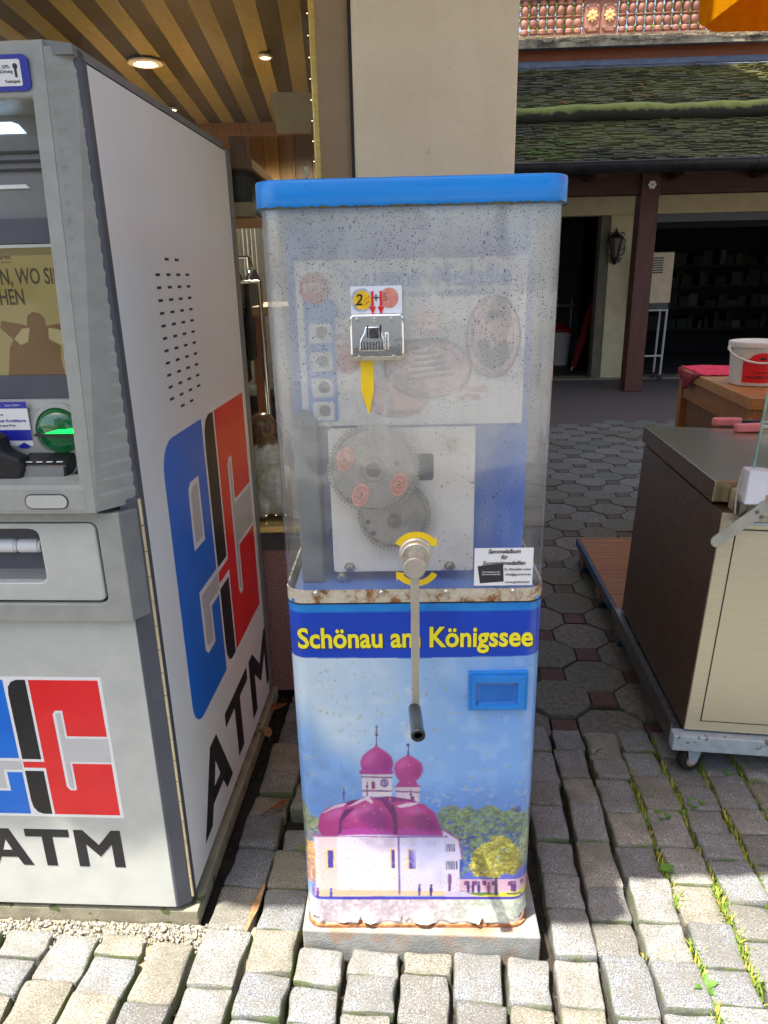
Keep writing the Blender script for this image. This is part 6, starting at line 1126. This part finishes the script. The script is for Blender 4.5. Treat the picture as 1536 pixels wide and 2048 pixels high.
def make_arcade():
    t = thing('arcade_building', 'low building with mossy shingle roof, wooden posts and dark shop openings', 'building', (3, 10.2, 0), R(-2.5))
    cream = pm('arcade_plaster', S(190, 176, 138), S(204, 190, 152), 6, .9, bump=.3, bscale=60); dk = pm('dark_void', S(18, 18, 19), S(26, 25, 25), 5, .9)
    brown = wood('arcade_brown', S(60, 34, 24), S(84, 48, 34), S(66, 38, 28), 0, rough=.7); redb = wood('post_red', S(72, 40, 28), S(94, 54, 38), S(78, 44, 31), 2, rough=.65)
    # wall with door and wide shop opening
    MB().box(-2.6, -.80, 0, .25, 0, 2.3).build('wall', cream, t); MB().box(.12, .50, 0, .25, 0, 2.16).build('pier', cream, t, bevel=.01); MB().box(-.80, 6, 0, .25, 2.161, 2.42).build('lintel', cream, t); MB().box(4.4, 6, 0, .25, 0, 2.16).build('wall', cream, t)
    MB().box(-.003, .119, .02, .22, 0, 2.158).build('door_jamb', pm('jamb_grey', S(98, 92, 76), S(110, 104, 86), 8, .8), t)
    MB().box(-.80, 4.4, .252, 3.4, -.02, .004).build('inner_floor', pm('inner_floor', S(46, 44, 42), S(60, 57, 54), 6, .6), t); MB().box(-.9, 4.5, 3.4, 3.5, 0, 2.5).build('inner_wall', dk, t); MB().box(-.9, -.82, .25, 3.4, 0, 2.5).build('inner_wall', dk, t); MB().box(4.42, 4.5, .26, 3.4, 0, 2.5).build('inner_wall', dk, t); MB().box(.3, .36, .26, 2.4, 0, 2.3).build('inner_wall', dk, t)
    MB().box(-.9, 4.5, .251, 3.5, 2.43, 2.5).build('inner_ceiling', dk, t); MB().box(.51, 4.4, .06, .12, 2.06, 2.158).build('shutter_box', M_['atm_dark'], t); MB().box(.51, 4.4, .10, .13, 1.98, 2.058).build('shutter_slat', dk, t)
    MB().box(-.80, 4.4, -.06, .251, -.02, .012).build('threshold', pm('threshold', S(110, 100, 80), S(126, 116, 94), 10, .7), t)
    rr = random.Random(9)
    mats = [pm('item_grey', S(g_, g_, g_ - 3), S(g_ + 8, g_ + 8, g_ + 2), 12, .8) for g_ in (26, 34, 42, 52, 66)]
    for z in (.45, .82, 1.18, 1.52):
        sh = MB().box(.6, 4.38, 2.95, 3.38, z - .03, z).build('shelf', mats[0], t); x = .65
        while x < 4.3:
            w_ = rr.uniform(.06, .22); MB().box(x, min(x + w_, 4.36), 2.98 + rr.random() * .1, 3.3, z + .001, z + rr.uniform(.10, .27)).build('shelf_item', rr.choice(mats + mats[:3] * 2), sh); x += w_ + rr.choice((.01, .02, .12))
    # arcade beam, posts
    MB().box(-2.6, 6, -1.12, -.95, 2.30, 2.58).build('beam', brown, t, bevel=.008)
    for x in (.14, 3.2):
        MB().box(x, x + .215, -1.16, -.94, -.008, 2.57).build('post', redb, t, bevel=.008)
    kb = MB(); kb.prism([(.255 + (.042 + .006 * math.cos(6 * R(a))) * math.cos(R(a)), 2.395 + (.042 + .006 * math.cos(6 * R(a))) * math.sin(R(a))) for a in range(0, 360, 8)], -1.185, -1.161); kb = kb.build('enamel_rosette', M_['white_print'], t); flat('rosette_hole', ell(.255, 2.395, .009, .009, 12), -1.1865, M_['atm_black'], kb)
    for i in range(9): MB().box(-2.4 + .95 * i, -2.27 + .95 * i, -1.62, .0, 2.44, 2.60).build('rafter', brown, t, bevel=.01)
    MB().box(-2.6, 6, -1.64, .1, 2.585, 2.605).build('soffit', brown, t)
    # mossy roof, log, gutter
    ms = NT('mossy_shingle'); v = ms.pos(); n = ms.noise(v, 2.2, 5, .65); f = ms.noise(v, 26, 4, .6)
    c = ms.ramp(f, [(.3, S(30, 28, 21)), (.5, S(56, 52, 32)), (.7, S(82, 78, 46))]); c = ms.mix(ms.ramp(n, [(.36, 0), (.56, .85)]), c, S(86, 86, 36)); c = ms.mix(ms.ramp(ms.noise(v, 1.1, 3), [(.5, 0), (.62, .7)]), c, S(34, 32, 27)); ms.set(col=c, rough=.95); ms.bump(f, .5, .01)
    MB().prism([(-1.70, 2.56), (2.6, 4.495), (2.6, 4.42), (-1.70, 2.50)], -3.0, 6, 'x').build('roof_deck', ms.m, t)
    shingles('shingles', None, -1.9, 4.2, -1.71, 2.562, 2.6, 4.50, t, ms.m, .085, 1)
    lg = MB(); pts = [(-2.6 + .3 * i, -.20 + .012 * math.sin(i * 1.3), 3.325 + .010 * math.sin(i * .9)) for i in range(29)]; lg.tube(pts, [.105 + .012 * math.sin(i * 2.1) for i in range(29)], 14)
    mo = NT('moss_log'); v = mo.pos(); ng = mo.n('ShaderNodeNewGeometry'); s_ = mo.n('ShaderNodeSeparateXYZ'); mo.l(ng.outputs['Normal'], s_.inputs[0]); k = mo.math('ADD', s_.outputs[2], mo.math('MULTIPLY', mo.math('SUBTRACT', mo.noise(v, 7, 4), .5), 1.6))
    mo.set(col=mo.ramp(k, [(.0, S(48, 44, 34)), (.35, S(110, 116, 60)), (.8, S(128, 134, 66))]), rough=.95); mo.bump(mo.noise(v, 50, 4), .6, .012)
    lg.build('roof_log', mo.m, t, smooth=180)
    mt = pm('moss_tuft', S(58, 76, 24), S(80, 98, 32), 40, .95, bump=.8, bscale=120); mk = MB(); r2 = random.Random(4)
    for _ in range(26):
        x = r2.choice((-1.45, -1.2, -.9, .9, 2.2)) + r2.gauss(0, .16); y = -1.55 + r2.random() * .7; mk.lathe([(0, .03), (.03, .02), (.05, 0)], 7, Matrix.Translation((x, y, 2.575 + (y + 1.71) * .45)) @ Matrix.Diagonal((1 + r2.random(), .7, .8, 1)), caps=False)
    m_ = mk.build('moss_tufts', mt, t, smooth=180); m_['kind'] = 'stuff'
    gm = pm('gutter_dark', S(40, 40, 44), S(56, 56, 60), 8, .38, metal=.4)
    def gutter(nm, y, z, r, x0, x1, mat, step):
        mb = MB(); prof = [(y + r * math.cos(R(a)), z + r * math.sin(R(a))) for a in range(180, 361, 15)] + [(y + r * .92 * math.cos(R(a)), z + r * .92 * math.sin(R(a))) for a in range(360, 179, -15)]
        mb.prism(prof, x0, x1, 'x'); mb.tube([(x0, y - r, z), (x1, y - r, z)], r * .10, 6); g = mb.build(nm, mat, t, smooth=50)
        x = x0 + .2
        while x < x1: MB().prism([(y + r * 1.05 * math.cos(R(a)), z + r * 1.05 * math.sin(R(a))) for a in range(165, 376, 15)] + [(y + r * .98, z), (y - r * .98, z)], x, x + .035, 'x').build('gutter_bracket', mat, g); x += step
    gutter('gutter', -1.81, 2.555, .105, -2.6, 6, gm, .88)
    # rear part: flashing, fascia, upper gutter, weathered roof and balcony
    MB().prism([(2.45, 4.43), (2.62, 4.50), (2.62, 4.60), (2.60, 4.60), (2.58, 4.52), (2.44, 4.455)], -2.6, 6.5, 'x').build('flashing', pm('flashing', S(96, 102, 116), S(112, 118, 132), 8, .5, metal=.3), t)
    MB().box(-2.6, 6.5, 2.62, 2.68, 4.48, 4.76).build('fascia_board', wood('fascia_wood', S(120, 58, 26), S(150, 76, 36), None, 0, rough=.6), t)
    gutter('gutter', 2.50, 4.785, .055, -2.6, 6.5, pm('gutter_grey', S(86, 90, 96), S(104, 108, 114), 8, .35, metal=.5), .62)
    ws = NT('weathered_shingle'); v = ws.pos(); ws.set(col=ws.ramp(ws.noise(v, 3, 5, .7), [(.36, S(70, 66, 58)), (.5, S(150, 138, 118)), (.66, S(190, 178, 156))]), rough=.95)
    MB().prism([(2.42, 4.80), (7.95, 6.36), (7.95, 6.28), (2.42, 4.74)], -2.6, 6.5, 'x').build('upper_roof_deck', ws.m, t)
    shingles('shingles', None, -1.2, 6.0, 2.42, 4.80, 7.9, 6.355, t, ws.m, .16, 6, .1, .2)
    bal = wood('baluster_wood', S(130, 82, 66), S(156, 106, 88), S(138, 90, 72), 2, rough=.6, bump=.1)
    bc = bpy.data.objects.new('balcony', None); COL.objects.link(bc); bc.parent = t
    prof = [(.052, 0), (.060, .03), (.078, .05), (.078, .10), (.060, .125), (.048, .135), (.070, .17), (.080, .22), (.078, .28), (.055, .325), (.050, .335), (.082, .345), (.082, .365), (.050, .375), (.056, .385), (.078, .44), (.080, .50), (.066, .55), (.048, .575), (.074, .58), (.074, .65)]
    bme = MB().lathe([(r_ * 1.14, z_) for r_, z_ in prof], 12).mesh('baluster', bal, 35)
    X0 = .0; i = 0; x = -1.0
    while x < 6.2:
        if not (1.13 < x < 2.05):
            o = bpy.data.objects.new('baluster', bme); COL.objects.link(o); o.parent = bc; o.location = (x, 7.86, 6.36)
        x += .192
    MB().box(-1.2, 6.4, 7.76, 7.96, 7.01, 7.08).build('handrail', pm('rail_dark2', S(52, 40, 38), S(66, 52, 48), 6, .6), bc, bevel=.01); MB().box(-1.2, 6.4, 7.78, 7.95, 6.33, 6.365).build('sole_plate', bal, bc)
    for cx in (1.405, 1.775):
        p = MB(); p.box(cx - .184, cx + .184, 7.82, 7.88, 6.36, 7.01); p = p.build('rosette_panel', bal, bc)
        oc = [(-.10, -.27), (.10, -.27), (.16, -.20), (.16, .20), (.10, .27), (-.10, .27), (-.16, .20), (-.16, -.20)]
        MB().prism([(cx + a, 6.68 + b) for a, b in oc], 7.795, 7.8195).build('raised_field', bal, p, bevel=.012)
        MB().prism([(cx + (.105 + .02 * math.cos(8 * R(a))) * math.cos(R(a)), 6.70 + (.105 + .02 * math.cos(8 * R(a))) * math.sin(R(a))) for a in range(0, 360, 6)], 7.775, 7.7945).build('rosette', pm('rosette_cream', S(206, 174, 110), S(222, 192, 130), 20, .6), p, bevel=.006)
        for k in range(6): MB().lathe([(.030, 0), (.026, .012), (0, .016)], 10, Matrix.Translation((cx + .055 * math.cos(R(60 * k)), 7.776, 6.70 + .055 * math.sin(R(60 * k)))) @ Matrix.Rotation(R(90), 4, 'X'), caps=False).build('petal', bpy.data.materials['rosette_cream'], p, smooth=60)
        for sx in (-.11, .11):
            for sz in (-.20, .20): MB().lathe([(.026, 0), (.022, .022), (0, .03)], 8, Matrix.Translation((cx + sx, 7.794, 6.68 + sz)) @ Matrix.Rotation(R(90), 4, 'X'), caps=False).build('peg', pm('peg_grey', S(130, 120, 112), None, 10, .7) if sx < 0 and sz < 0 and cx < 1.5 else bpy.data.materials['peg_grey'], p)
    return t
ITEM = []
arcade = make_arcade()
def make_lantern():
    t = thing('wall_lantern', 'black wrought iron lantern on the cream pier of the arcade', 'lantern', (3.19, 10.165, 1.53))
    ir = pm('iron', S(20, 19, 18), S(30, 28, 26), 20, .6); gl = pm('lantern_glass', S(74, 72, 66), S(96, 94, 84), 14, .12)
    MB().lathe([(.045, .10), (.085, .33), (.085, .34), (.045, .345)], 6).build('glass_body', gl, t)
    MB().lathe([(.11, .335), (.105, .35), (.06, .385), (.03, .40), (.035, .415), (.012, .43), (.014, .445), (.004, .46), (.002, .49)], 8).build('roof', ir, t)
    MB().lathe([(.004, .0), (.03, .02), (.016, .035), (.05, .06), (.055, .08), (.05, .10)], 8).build('base', ir, t)
    for k in range(6):
        a = R(60 * k); MB().tube([(.048 * math.cos(a), .048 * math.sin(a), .095), (.088 * math.cos(a), .088 * math.sin(a), .34)], .007, 5).build('bar', ir, t)
    for s in (-1, 1):
        for pts in ([(.09, .34), (.13, .31), (.12, .27), (.10, .29)], [(.06, .12), (.11, .13), (.13, .19), (.10, .21), (.09, .18)], [(.10, .25), (.135, .24), (.12, .20)], [(.03, .03), (.08, .05), (.09, .09), (.06, .09)], [(.05, .40), (.10, .41), (.11, .37)]):
            MB().tube([(s * x, 0, z) for x, z in pts], .0065, 5).build('scroll', ir, t)
    MB().tube([(0, .03, .36), (0, .01, .41)], .01, 6).build('bracket', ir, t)
make_lantern()
def make_trolley():
    t = thing('wheeled_stand', 'beige metal cabinet on a white tube stand beside the wooden post', 'stand', (3.74, 9.80, .012))
    bg = pm('beige_metal', S(182, 160, 124), S(196, 174, 138), 10, .5)
    b = MB().box(-.20, .12, .0, .30, 1.02, 1.66).build('cabinet', bg, t, bevel=.012)
    for i in range(7): MB().box(-.17, -.02, -.004, .002, 1.40 + .03 * i, 1.418 + .03 * i).build('louvre', M_['atm_black'], b)
    MB().box(-.14, .10, .02, .28, .95, 1.018).build('dark_base', M_['atm_black'], t)
    wt = pm('white_tube', S(168, 166, 160), S(180, 178, 172), 10, .4)
    for x in (-.20, .10):
        for y in (.03, .27):
            MB().tube([(x, y, .95), (x * .9, y, .08)], .016, 8).build('leg', wt, t, smooth=60); MB().lathe([(.012, -.012), (.035, -.01), (.035, .01), (.012, .012)], 16, Matrix.Translation((x * .9, y, .036)) @ Matrix.Rotation(R(90), 4, 'X')).build('castor', M_['black_rubber'], t, smooth=40)
    for z in (.93, .33): MB().tube([(-.20, .03, z), (.10, .03, z)], .014, 8).build('crossbar', wt, t, smooth=60)
make_trolley()
def pail():
    t = thing('lidded_pail', 'white pail with red lid standing in the dark doorway', 'pail', (2.93, 11.9, .005)); t.scale = (1.5, 1.5, 1.7)
    MB().lathe([(.10, 0), (.12, .30), (.125, .32)], 24).build('tub', M_['white_print'], t, smooth=40); MB().lathe([(.13, .31), (.13, .34), (.06, .37), (.03, .40)], 24).build('lid', pm('lid_red', S(150, 24, 22), S(170, 30, 28), 10, .4), t, smooth=40)
    t = thing('folded_parasol', 'dark red folded parasol leaning in the dark doorway', 'parasol', (2.99, 11.1, .01), 0)
    MB().tube([(-.02, 0, .05), (.10, .05, .42), (.20, .10, .80), (.24, .12, 1.0)], [.04, .07, .05, .02], 10).build('canvas', pm('canvas_red', S(120, 16, 26), S(146, 24, 34), 12, .85, bump=.5), t, smooth=60); MB().tube([(-.05, -.01, 0), (-.02, 0, .06)], .014, 6).build('tip', M_['steel_dark'], t)
    t = thing('step_stool', 'grey metal step stool behind the pail in the doorway', 'stool', (3.02, 12.1, .005)); t.scale = (1.3, 1.3, 1.3)
    for x in (-.10, .10): MB().tube([(x, 0, 0), (x, 0, .78)], .012, 6).build('leg', M_['steel_dark'], t)
    MB().box(-.13, .13, -.06, .10, .70, .73).build('seat', M_['steel_dark'], t); MB().box(-.11, .11, -.04, .02, .34, .36).build('step', M_['steel_dark'], t)
pail()
# ================================================================ plants, leaves, grit
def tree(name, label, loc, h, cr, n, cols, seed, group=None, leaf=.16, base=.35):
    t = thing(name, label, 'tree', loc, 0, group); rr = random.Random(seed)
    bark = M_.setdefault('bark', pm('bark', S(70, 56, 44), S(96, 80, 64), 14, .95, bump=.7, bscale=40))
    tk = MB(); tk.tube([(0, 0, -.1), (.05, .02, h * .3), (-.04, .05, h * .6), (.03, 0, h * .92)], [h * .030, h * .022, h * .014, h * .004], 10)
    for i in range(9):
        a = rr.random() * 6.28; z = h * rr.uniform(.32, .75); L = cr * rr.uniform(.5, .9); tk.tube([(0, 0, z), (L * .5 * math.cos(a), L * .5 * math.sin(a), z + L * .25), (L * math.cos(a), L * math.sin(a), z + L * .45)], [h * .010, h * .006, h * .002], 6)
    tk.build('trunk', bark, t, smooth=60)
    clumps = []
    for _ in range(46):
        a = rr.random() * 6.28; u = rr.uniform(-1, 1); r = rr.random() ** .4; s = math.sqrt(1 - u * u)
        clumps.append((Vector((cr * r * s * math.cos(a), cr * r * s * math.sin(a), h * (base + 1) / 2 + h * (1 - base) / 2 * r * u)), rr.uniform(.22, .42) * cr))
    mb = MB()
    for _ in range(n):
        c, r = rr.choice(clumps); d = Vector((rr.gauss(0, 1), rr.gauss(0, 1), rr.gauss(0, .8))).normalized() * r * rr.random() ** .35
        p = c + d; a = Vector((rr.gauss(0, 1), rr.gauss(0, 1), rr.gauss(0, .6))).normalized(); b = a.orthogonal().normalized(); s = leaf * rr.uniform(.6, 1.2)
        mb.add([p, p + a * s * .5 + b * s * .3, p + a * s, p + a * s * .5 - b * s * .3], [(0, 1, 2, 3)])
    lm = NT('foliage'); f = lm.noise(lm.pos(), 2.5, 3); cc = lm.ramp(f, [(.3, cols[0]), (.7, cols[1])]); df = lm.n('ShaderNodeBsdfDiffuse'); tl = lm.n('ShaderNodeBsdfTranslucent'); mx = lm.n('ShaderNodeMixShader'); mx.inputs[0].default_value = .35
    lm.l(cc, df.inputs[0]); lm.l(cc, tl.inputs[0]); lm.l(df.outputs[0], mx.inputs[1]); lm.l(tl.outputs[0], mx.inputs[2]); lm.l(mx.outputs[0], lm.out.inputs[0]); lm.t.nodes.remove(lm.p)
    me = bpy.data.meshes.new('crown'); me.from_pydata(mb.v, [], mb.f); me.materials.append(lm.m); o = bpy.data.objects.new('crown', me); COL.objects.link(o); o.parent = t
    return t
G1 = (S(70, 100, 40), S(124, 150, 66)); G2 = (S(44, 72, 34), S(88, 116, 52))
tree('leafy_tree', 'bright green tree above the balcony, next to the plastered pillar', (5.2, 22.5, 0), 12.5, 3.0, 9000, G1, 1, 'trees behind the balcony')
tree('leafy_tree', 'bright green tree above the balcony, left of the yellow parasol', (9.2, 23.5, 0), 12.5, 3.2, 9000, G1, 2, 'trees behind the balcony')
tree('leafy_tree', 'tall dark tree across the square, mirrored in the coin slot', (2.2, -10, 0), 9, 2.6, 7000, G2, 3, 'trees across the square')
tree('leafy_tree', 'broad dark tree across the square, mirrored in the clear cover', (5.2, -12.5, 0), 10, 3.4, 7000, G2, 4, 'trees across the square')
tree('garden_shrub', 'low green shrub across the square, mirrored in the coin slot', (-2.5, -6.5, 0), 2.7, 1.5, 5000, G2, 5, None, .12, .05)
def make_house():
    t = thing('gabled_house', 'white gabled house across the square, mirrored in the clear cover', 'house', (-4.5, -13, 0), R(180))
    wl = pm('house_white', S(214, 208, 196), S(224, 218, 206), 4, .9); rf = pm('house_roof', S(92, 58, 46), S(116, 76, 60), 6, .9); wn = pm('house_pane', S(40, 48, 58), S(60, 68, 78), 4, .1)
    MB().prism([(-5, 0), (5, 0), (5, 7.6), (0, 10.6), (-5, 7.6)], 0, 7).build('wall', wl, t)
    for s in (-1, 1): MB().prism([(0, 10.85), (s * 5.6, 7.49), (s * 5.6, 7.25), (0, 10.62)], -.6, 7.4).build('roof', rf, t)
    for x in (-2.6, -.5, 1.6):
        for z in (.9, 3.2, 5.5):
            w_ = MB().box(x, x + 1.0, -.06, .0, z, z + 1.3).build('window', wn, t); MB().frame([(x, z), (x + 1, z), (x + 1, z + 1.3), (x, z + 1.3)], [(x + .08, z + .08), (x + .92, z + .08), (x + .92, z + 1.22), (x + .08, z + 1.22)], -.10, -.061).build('frame', wl, w_)
make_house()

# grass and moss in the joints (nobody could count it)
rg = random.Random(21); gm = MB()
def blade(p, h, mi):
    a = rg.random() * 6.28; l = Vector((math.cos(a), math.sin(a), 0)); b = Vector((-l.y, l.x, 0)) * rg.uniform(.0012, .0022); t_ = p + l * h * rg.uniform(.3, .9) + Vector((0, 0, h)); m = p + l * h * .3 + Vector((0, 0, h * .65))
    gm.add([p - b, p + b, m + b * .8, m - b * .8, t_], [(0, 1, 2, 3), (3, 2, 4)], mi)
for k, jx in enumerate(joints):
    if jx < .30: continue
    u = -.45
    while u < .98:
        w_ = mnoise.noise(Vector((jx * 9, u * 5, 2))) * .6 + (.16 if jx > .62 else -.2) + min(.35, max(0, jx - .5)) * .6
        if w_ > .12:
            c = CO + ca * (jx + rg.uniform(-.004, .004)) + cd * u
            for _ in range(int(5 + 16 * w_)): blade(Vector((c.x + rg.gauss(0, .005), c.y + rg.gauss(0, .006), -.028)), rg.uniform(.014, .036), 0 if rg.random() < .72 else 1)
        u += .008
    if jx > .5:
        for _ in range(4):
            u = rg.uniform(-.4, .95); c = CO + ca * jx + cd * u
            for s in range(14):
                q = c + ca * s * .008
                for _ in range(5): blade(Vector((q.x, q.y + rg.gauss(0, .004), -.026)), rg.uniform(.010, .026), 0 if rg.random() < .7 else 1)
go = gm.build('joint_grass', [pm('grass_green', S(84, 116, 30), S(124, 150, 48), 30, .8), pm('grass_dry', S(172, 160, 66), S(196, 170, 84), 30, .9)]); tag(go, 'green and straw coloured grass and moss in the cobble joints', 'grass', None, 'stuff')
# grit and pebbles along the foot of the cash machine
pb = MB(); rp = random.Random(8)
def pebble(p, r):
    v = [Vector(q) * r * rp.uniform(.7, 1.2) for q in ((1, 0, 0), (-1, 0, 0), (0, 1, 0), (0, -1, 0), (0, 0, .8), (0, 0, -.8))]
    rot = Euler((rp.random() * 3, rp.random() * 3, rp.random() * 3)).to_matrix(); pb.add([p + rot @ q for q in v], [(0, 2, 4), (2, 1, 4), (1, 3, 4), (3, 0, 4), (2, 0, 5), (1, 2, 5), (3, 1, 5), (0, 3, 5)])
for _ in range(2600):
    x = rp.uniform(-1.15, -.36); y = 1.305 - .06 * (x + .485) - abs(rp.gauss(0, .030)); pebble(Vector((x, y, -.030 + rp.random() * .018 - max(0, 1.255 - y) * .15)), rp.choice((.0022, .003, .004, .0055, .0075)))
po_ = pb.build('loose_grit', pm('pebble', S(120, 116, 106), S(172, 166, 152), 90, .9)); tag(po_, 'loose grit and small pebbles along the cash machine foot', 'grit', None, 'stuff')
sd = MB(); n = 60
for i in range(n + 1):
    for j in range(9):
        x = -1.3 + i / n * .98; y = 1.31 - .06 * (x + .485) - j * .014; sd.v.append((x, y, -.020 - .020 * (j / 8) ** 1.5 + .008 * mnoise.noise(Vector((x * 30, y * 30, 0)))))
sd.f = [(i * 9 + j, (i + 1) * 9 + j, (i + 1) * 9 + j + 1, i * 9 + j + 1) for i in range(n) for j in range(8)]; sd.m = [0] * len(sd.f)
so_ = sd.build('sand_strip', pm('sand', S(124, 115, 94), S(152, 142, 118), 60, .95, bump=.6, bscale=300), None, smooth=180); tag(so_, 'pale sand bedding in front of the cash machine', 'sand', None, 'stuff')
# single weeds
wg = pm('weed_green', S(62, 98, 30), S(90, 128, 44), 40, .7)
def weed(label, x, y, n, L, wd, flat_=.5, seed=1):
    r = random.Random(seed); t = thing('weed', label, 'weed', (x, y, -.015), 0, 'weeds in the cobble joints')
    for i in range(n):
        a = 6.28 * i / n + r.uniform(-.4, .4); l = L * r.uniform(.6, 1.1); d = Vector((math.cos(a), math.sin(a), 0)); b = Vector((-d.y, d.x, 0)); mb = MB(); K = 5
        for k in range(K + 1):
            s = k / K; p = d * l * s * flat_ ** .3 + Vector((0, 0, l * (1 - flat_) * math.sin(s * 2.2) + .006)); w_ = wd * math.sin(math.pi * (.12 + .86 * s)) * r.uniform(.85, 1.15); mb.v += [p - b * w_, p + Vector((0, 0, -w_ * .25)), p + b * w_]
        mb.f = [q for k in range(K) for q in ((3 * k, 3 * k + 1, 3 * k + 4, 3 * k + 3), (3 * k + 1, 3 * k + 2, 3 * k + 5, 3 * k + 4))]; mb.m = [0] * len(mb.f); mb.build('leaf', wg, t, smooth=180)
weed('single upright green leaf in the joint right of the souvenir machine', .648, 1.893, 2, .045, .006, .35, 1)
weed('small green weed in the joint below the steel cart corner', .76, 1.705, 4, .03, .006, .5, 2)
weed('leafy green weed in the third joint from the souvenir machine', .762, 1.615, 6, .032, .008, .6, 3)
weed('spreading dandelion weed in front of the cart castor', 1.03, 1.755, 8, .06, .008, .8, 4)
weed('broad leaved weed at the bottom right corner', .665, 1.115, 7, .034, .006, .6, 5)
weed('dark green clover weed where shade meets sun', .70, 1.43, 9, .026, .008, .6, 6)
weed('small weed between grey cobbles at the right edge', 1.06, 1.585, 5, .03, .007, .6, 7)
weed('curly green weed left of the cart castor', .87, 1.66, 8, .034, .008, .6, 8)
# dry leaves
def dry_leaf(label, x, y, z, L, wd, rz, c1, c2, curl=.3, seed=1):
    mb = MB(); K = 10; r = random.Random(seed)
    for k in range(K + 1):
        s = k / K; w_ = wd * math.sin(math.pi * (.04 + .93 * s)) * r.uniform(.8, 1.2); h = curl * L * (s - .5) ** 2 + .004
        mb.v += [(s * L - L / 2, -w_, h + w_ * .7), (s * L - L / 2, 0, h), (s * L - L / 2, w_, h + w_ * .5)]
    mb.f = [q for k in range(K) for q in ((3 * k, 3 * k + 1, 3 * k + 4, 3 * k + 3), (3 * k + 1, 3 * k + 2, 3 * k + 5, 3 * k + 4))]; mb.m = [0] * len(mb.f)
    mb.v.append((-L / 2 - L * .35, .004, .004)); mb.v.append((-L / 2, .0015, .004)); mb.f.append((1, len(mb.v) - 2, len(mb.v) - 1)); mb.m.append(0)
    o = mb.build('dry_leaf', pm('dry_leaf', c1, c2, 60, .7, bump=.4), None, smooth=180, loc=(x, y, z), rot=(0, 0, rz)); s_ = o.modifiers.new('solid', 'SOLIDIFY'); s_.thickness = .0007
    tag(o, label, 'leaf', 'fallen leaves on the cobbles')
OR_, BR_ = (S(112, 66, 32), S(150, 92, 48)), (S(128, 92, 58), S(164, 124, 84))
dry_leaf('orange dry leaf on the shaded cobbles between the two machines', -.318, 1.675, .004, .075, .012, R(40), *OR_, .5, 1)
dry_leaf('long brown leaf wedged in the joint between the machines', -.334, 1.345, -.010, .15, .008, R(80), *BR_, .04, 2)
dry_leaf('orange leaf standing in a joint right of the souvenir machine', .565, 1.46, -.010, .05, .006, R(80), *OR_, .4, 3)
0 and dry_leaf('rusty leaf lying across the joint right of the concrete slab', .47, 1.245, -.006, .06, .007, R(-14), *OR_, .3, 4)
0 and dry_leaf('rusty leaf strip standing in a joint at the lower right', .43, 1.09, -.014, .08, .006, R(84), *OR_, .3, 5)
dry_leaf('curled brown leaves piled at the foot of the granite base', -.40, 2.16, .004, .09, .02, R(20), *OR_, .6, 6)
dry_leaf('small tan leaf beside the rear foot of the cash machine', -.405, 2.02, .004, .07, .016, R(110), *BR_, .6, 7)
dry_leaf('green fallen leaf stuck against the left side of the souvenir machine', -.222, 1.51, .006, .05, .014, R(10), S(70, 100, 36), S(96, 126, 50), .3, 8)
rl = random.Random(12)
for i, (x, y, lb) in enumerate(((-.55, .4, 'near the left end of the mossy roof'), (.5, .9, 'in the middle of the mossy roof'), (.75, 1.2, 'high on the mossy roof under the flashing'), (.62, .6, 'low in the middle of the mossy roof above the log'), (1.9, .5, 'on the right half of the mossy roof'), (2.5, 1.6, 'high on the right of the mossy roof'))):
    p = Vector((3 + x, 10.2 + y - .04 * x, 2.60 + (y + 1.71) * .45)); dry_leaf('tan dry leaf ' + lb, p.x, p.y, p.z + .01, .15, .035, rl.random() * 6, S(170, 116, 70), S(200, 150, 100), .4, 20 + i)
finish_texts()
for L, r0, r1, h in BUCK:                        # bend the bucket lettering round the tub
    for ch in L.children:
        if ch.name.startswith('label_') and len(ch.data.vertices) > 3:
            for v in ch.data.vertices:
                z = v.co.z; r = -v.co.y if ch.name.startswith('label_text') else -v.co.y
                a = v.co.x / r; v.co = (r * math.sin(a), -r * math.cos(a), z)
for m in bpy.data.meshes: m.update()
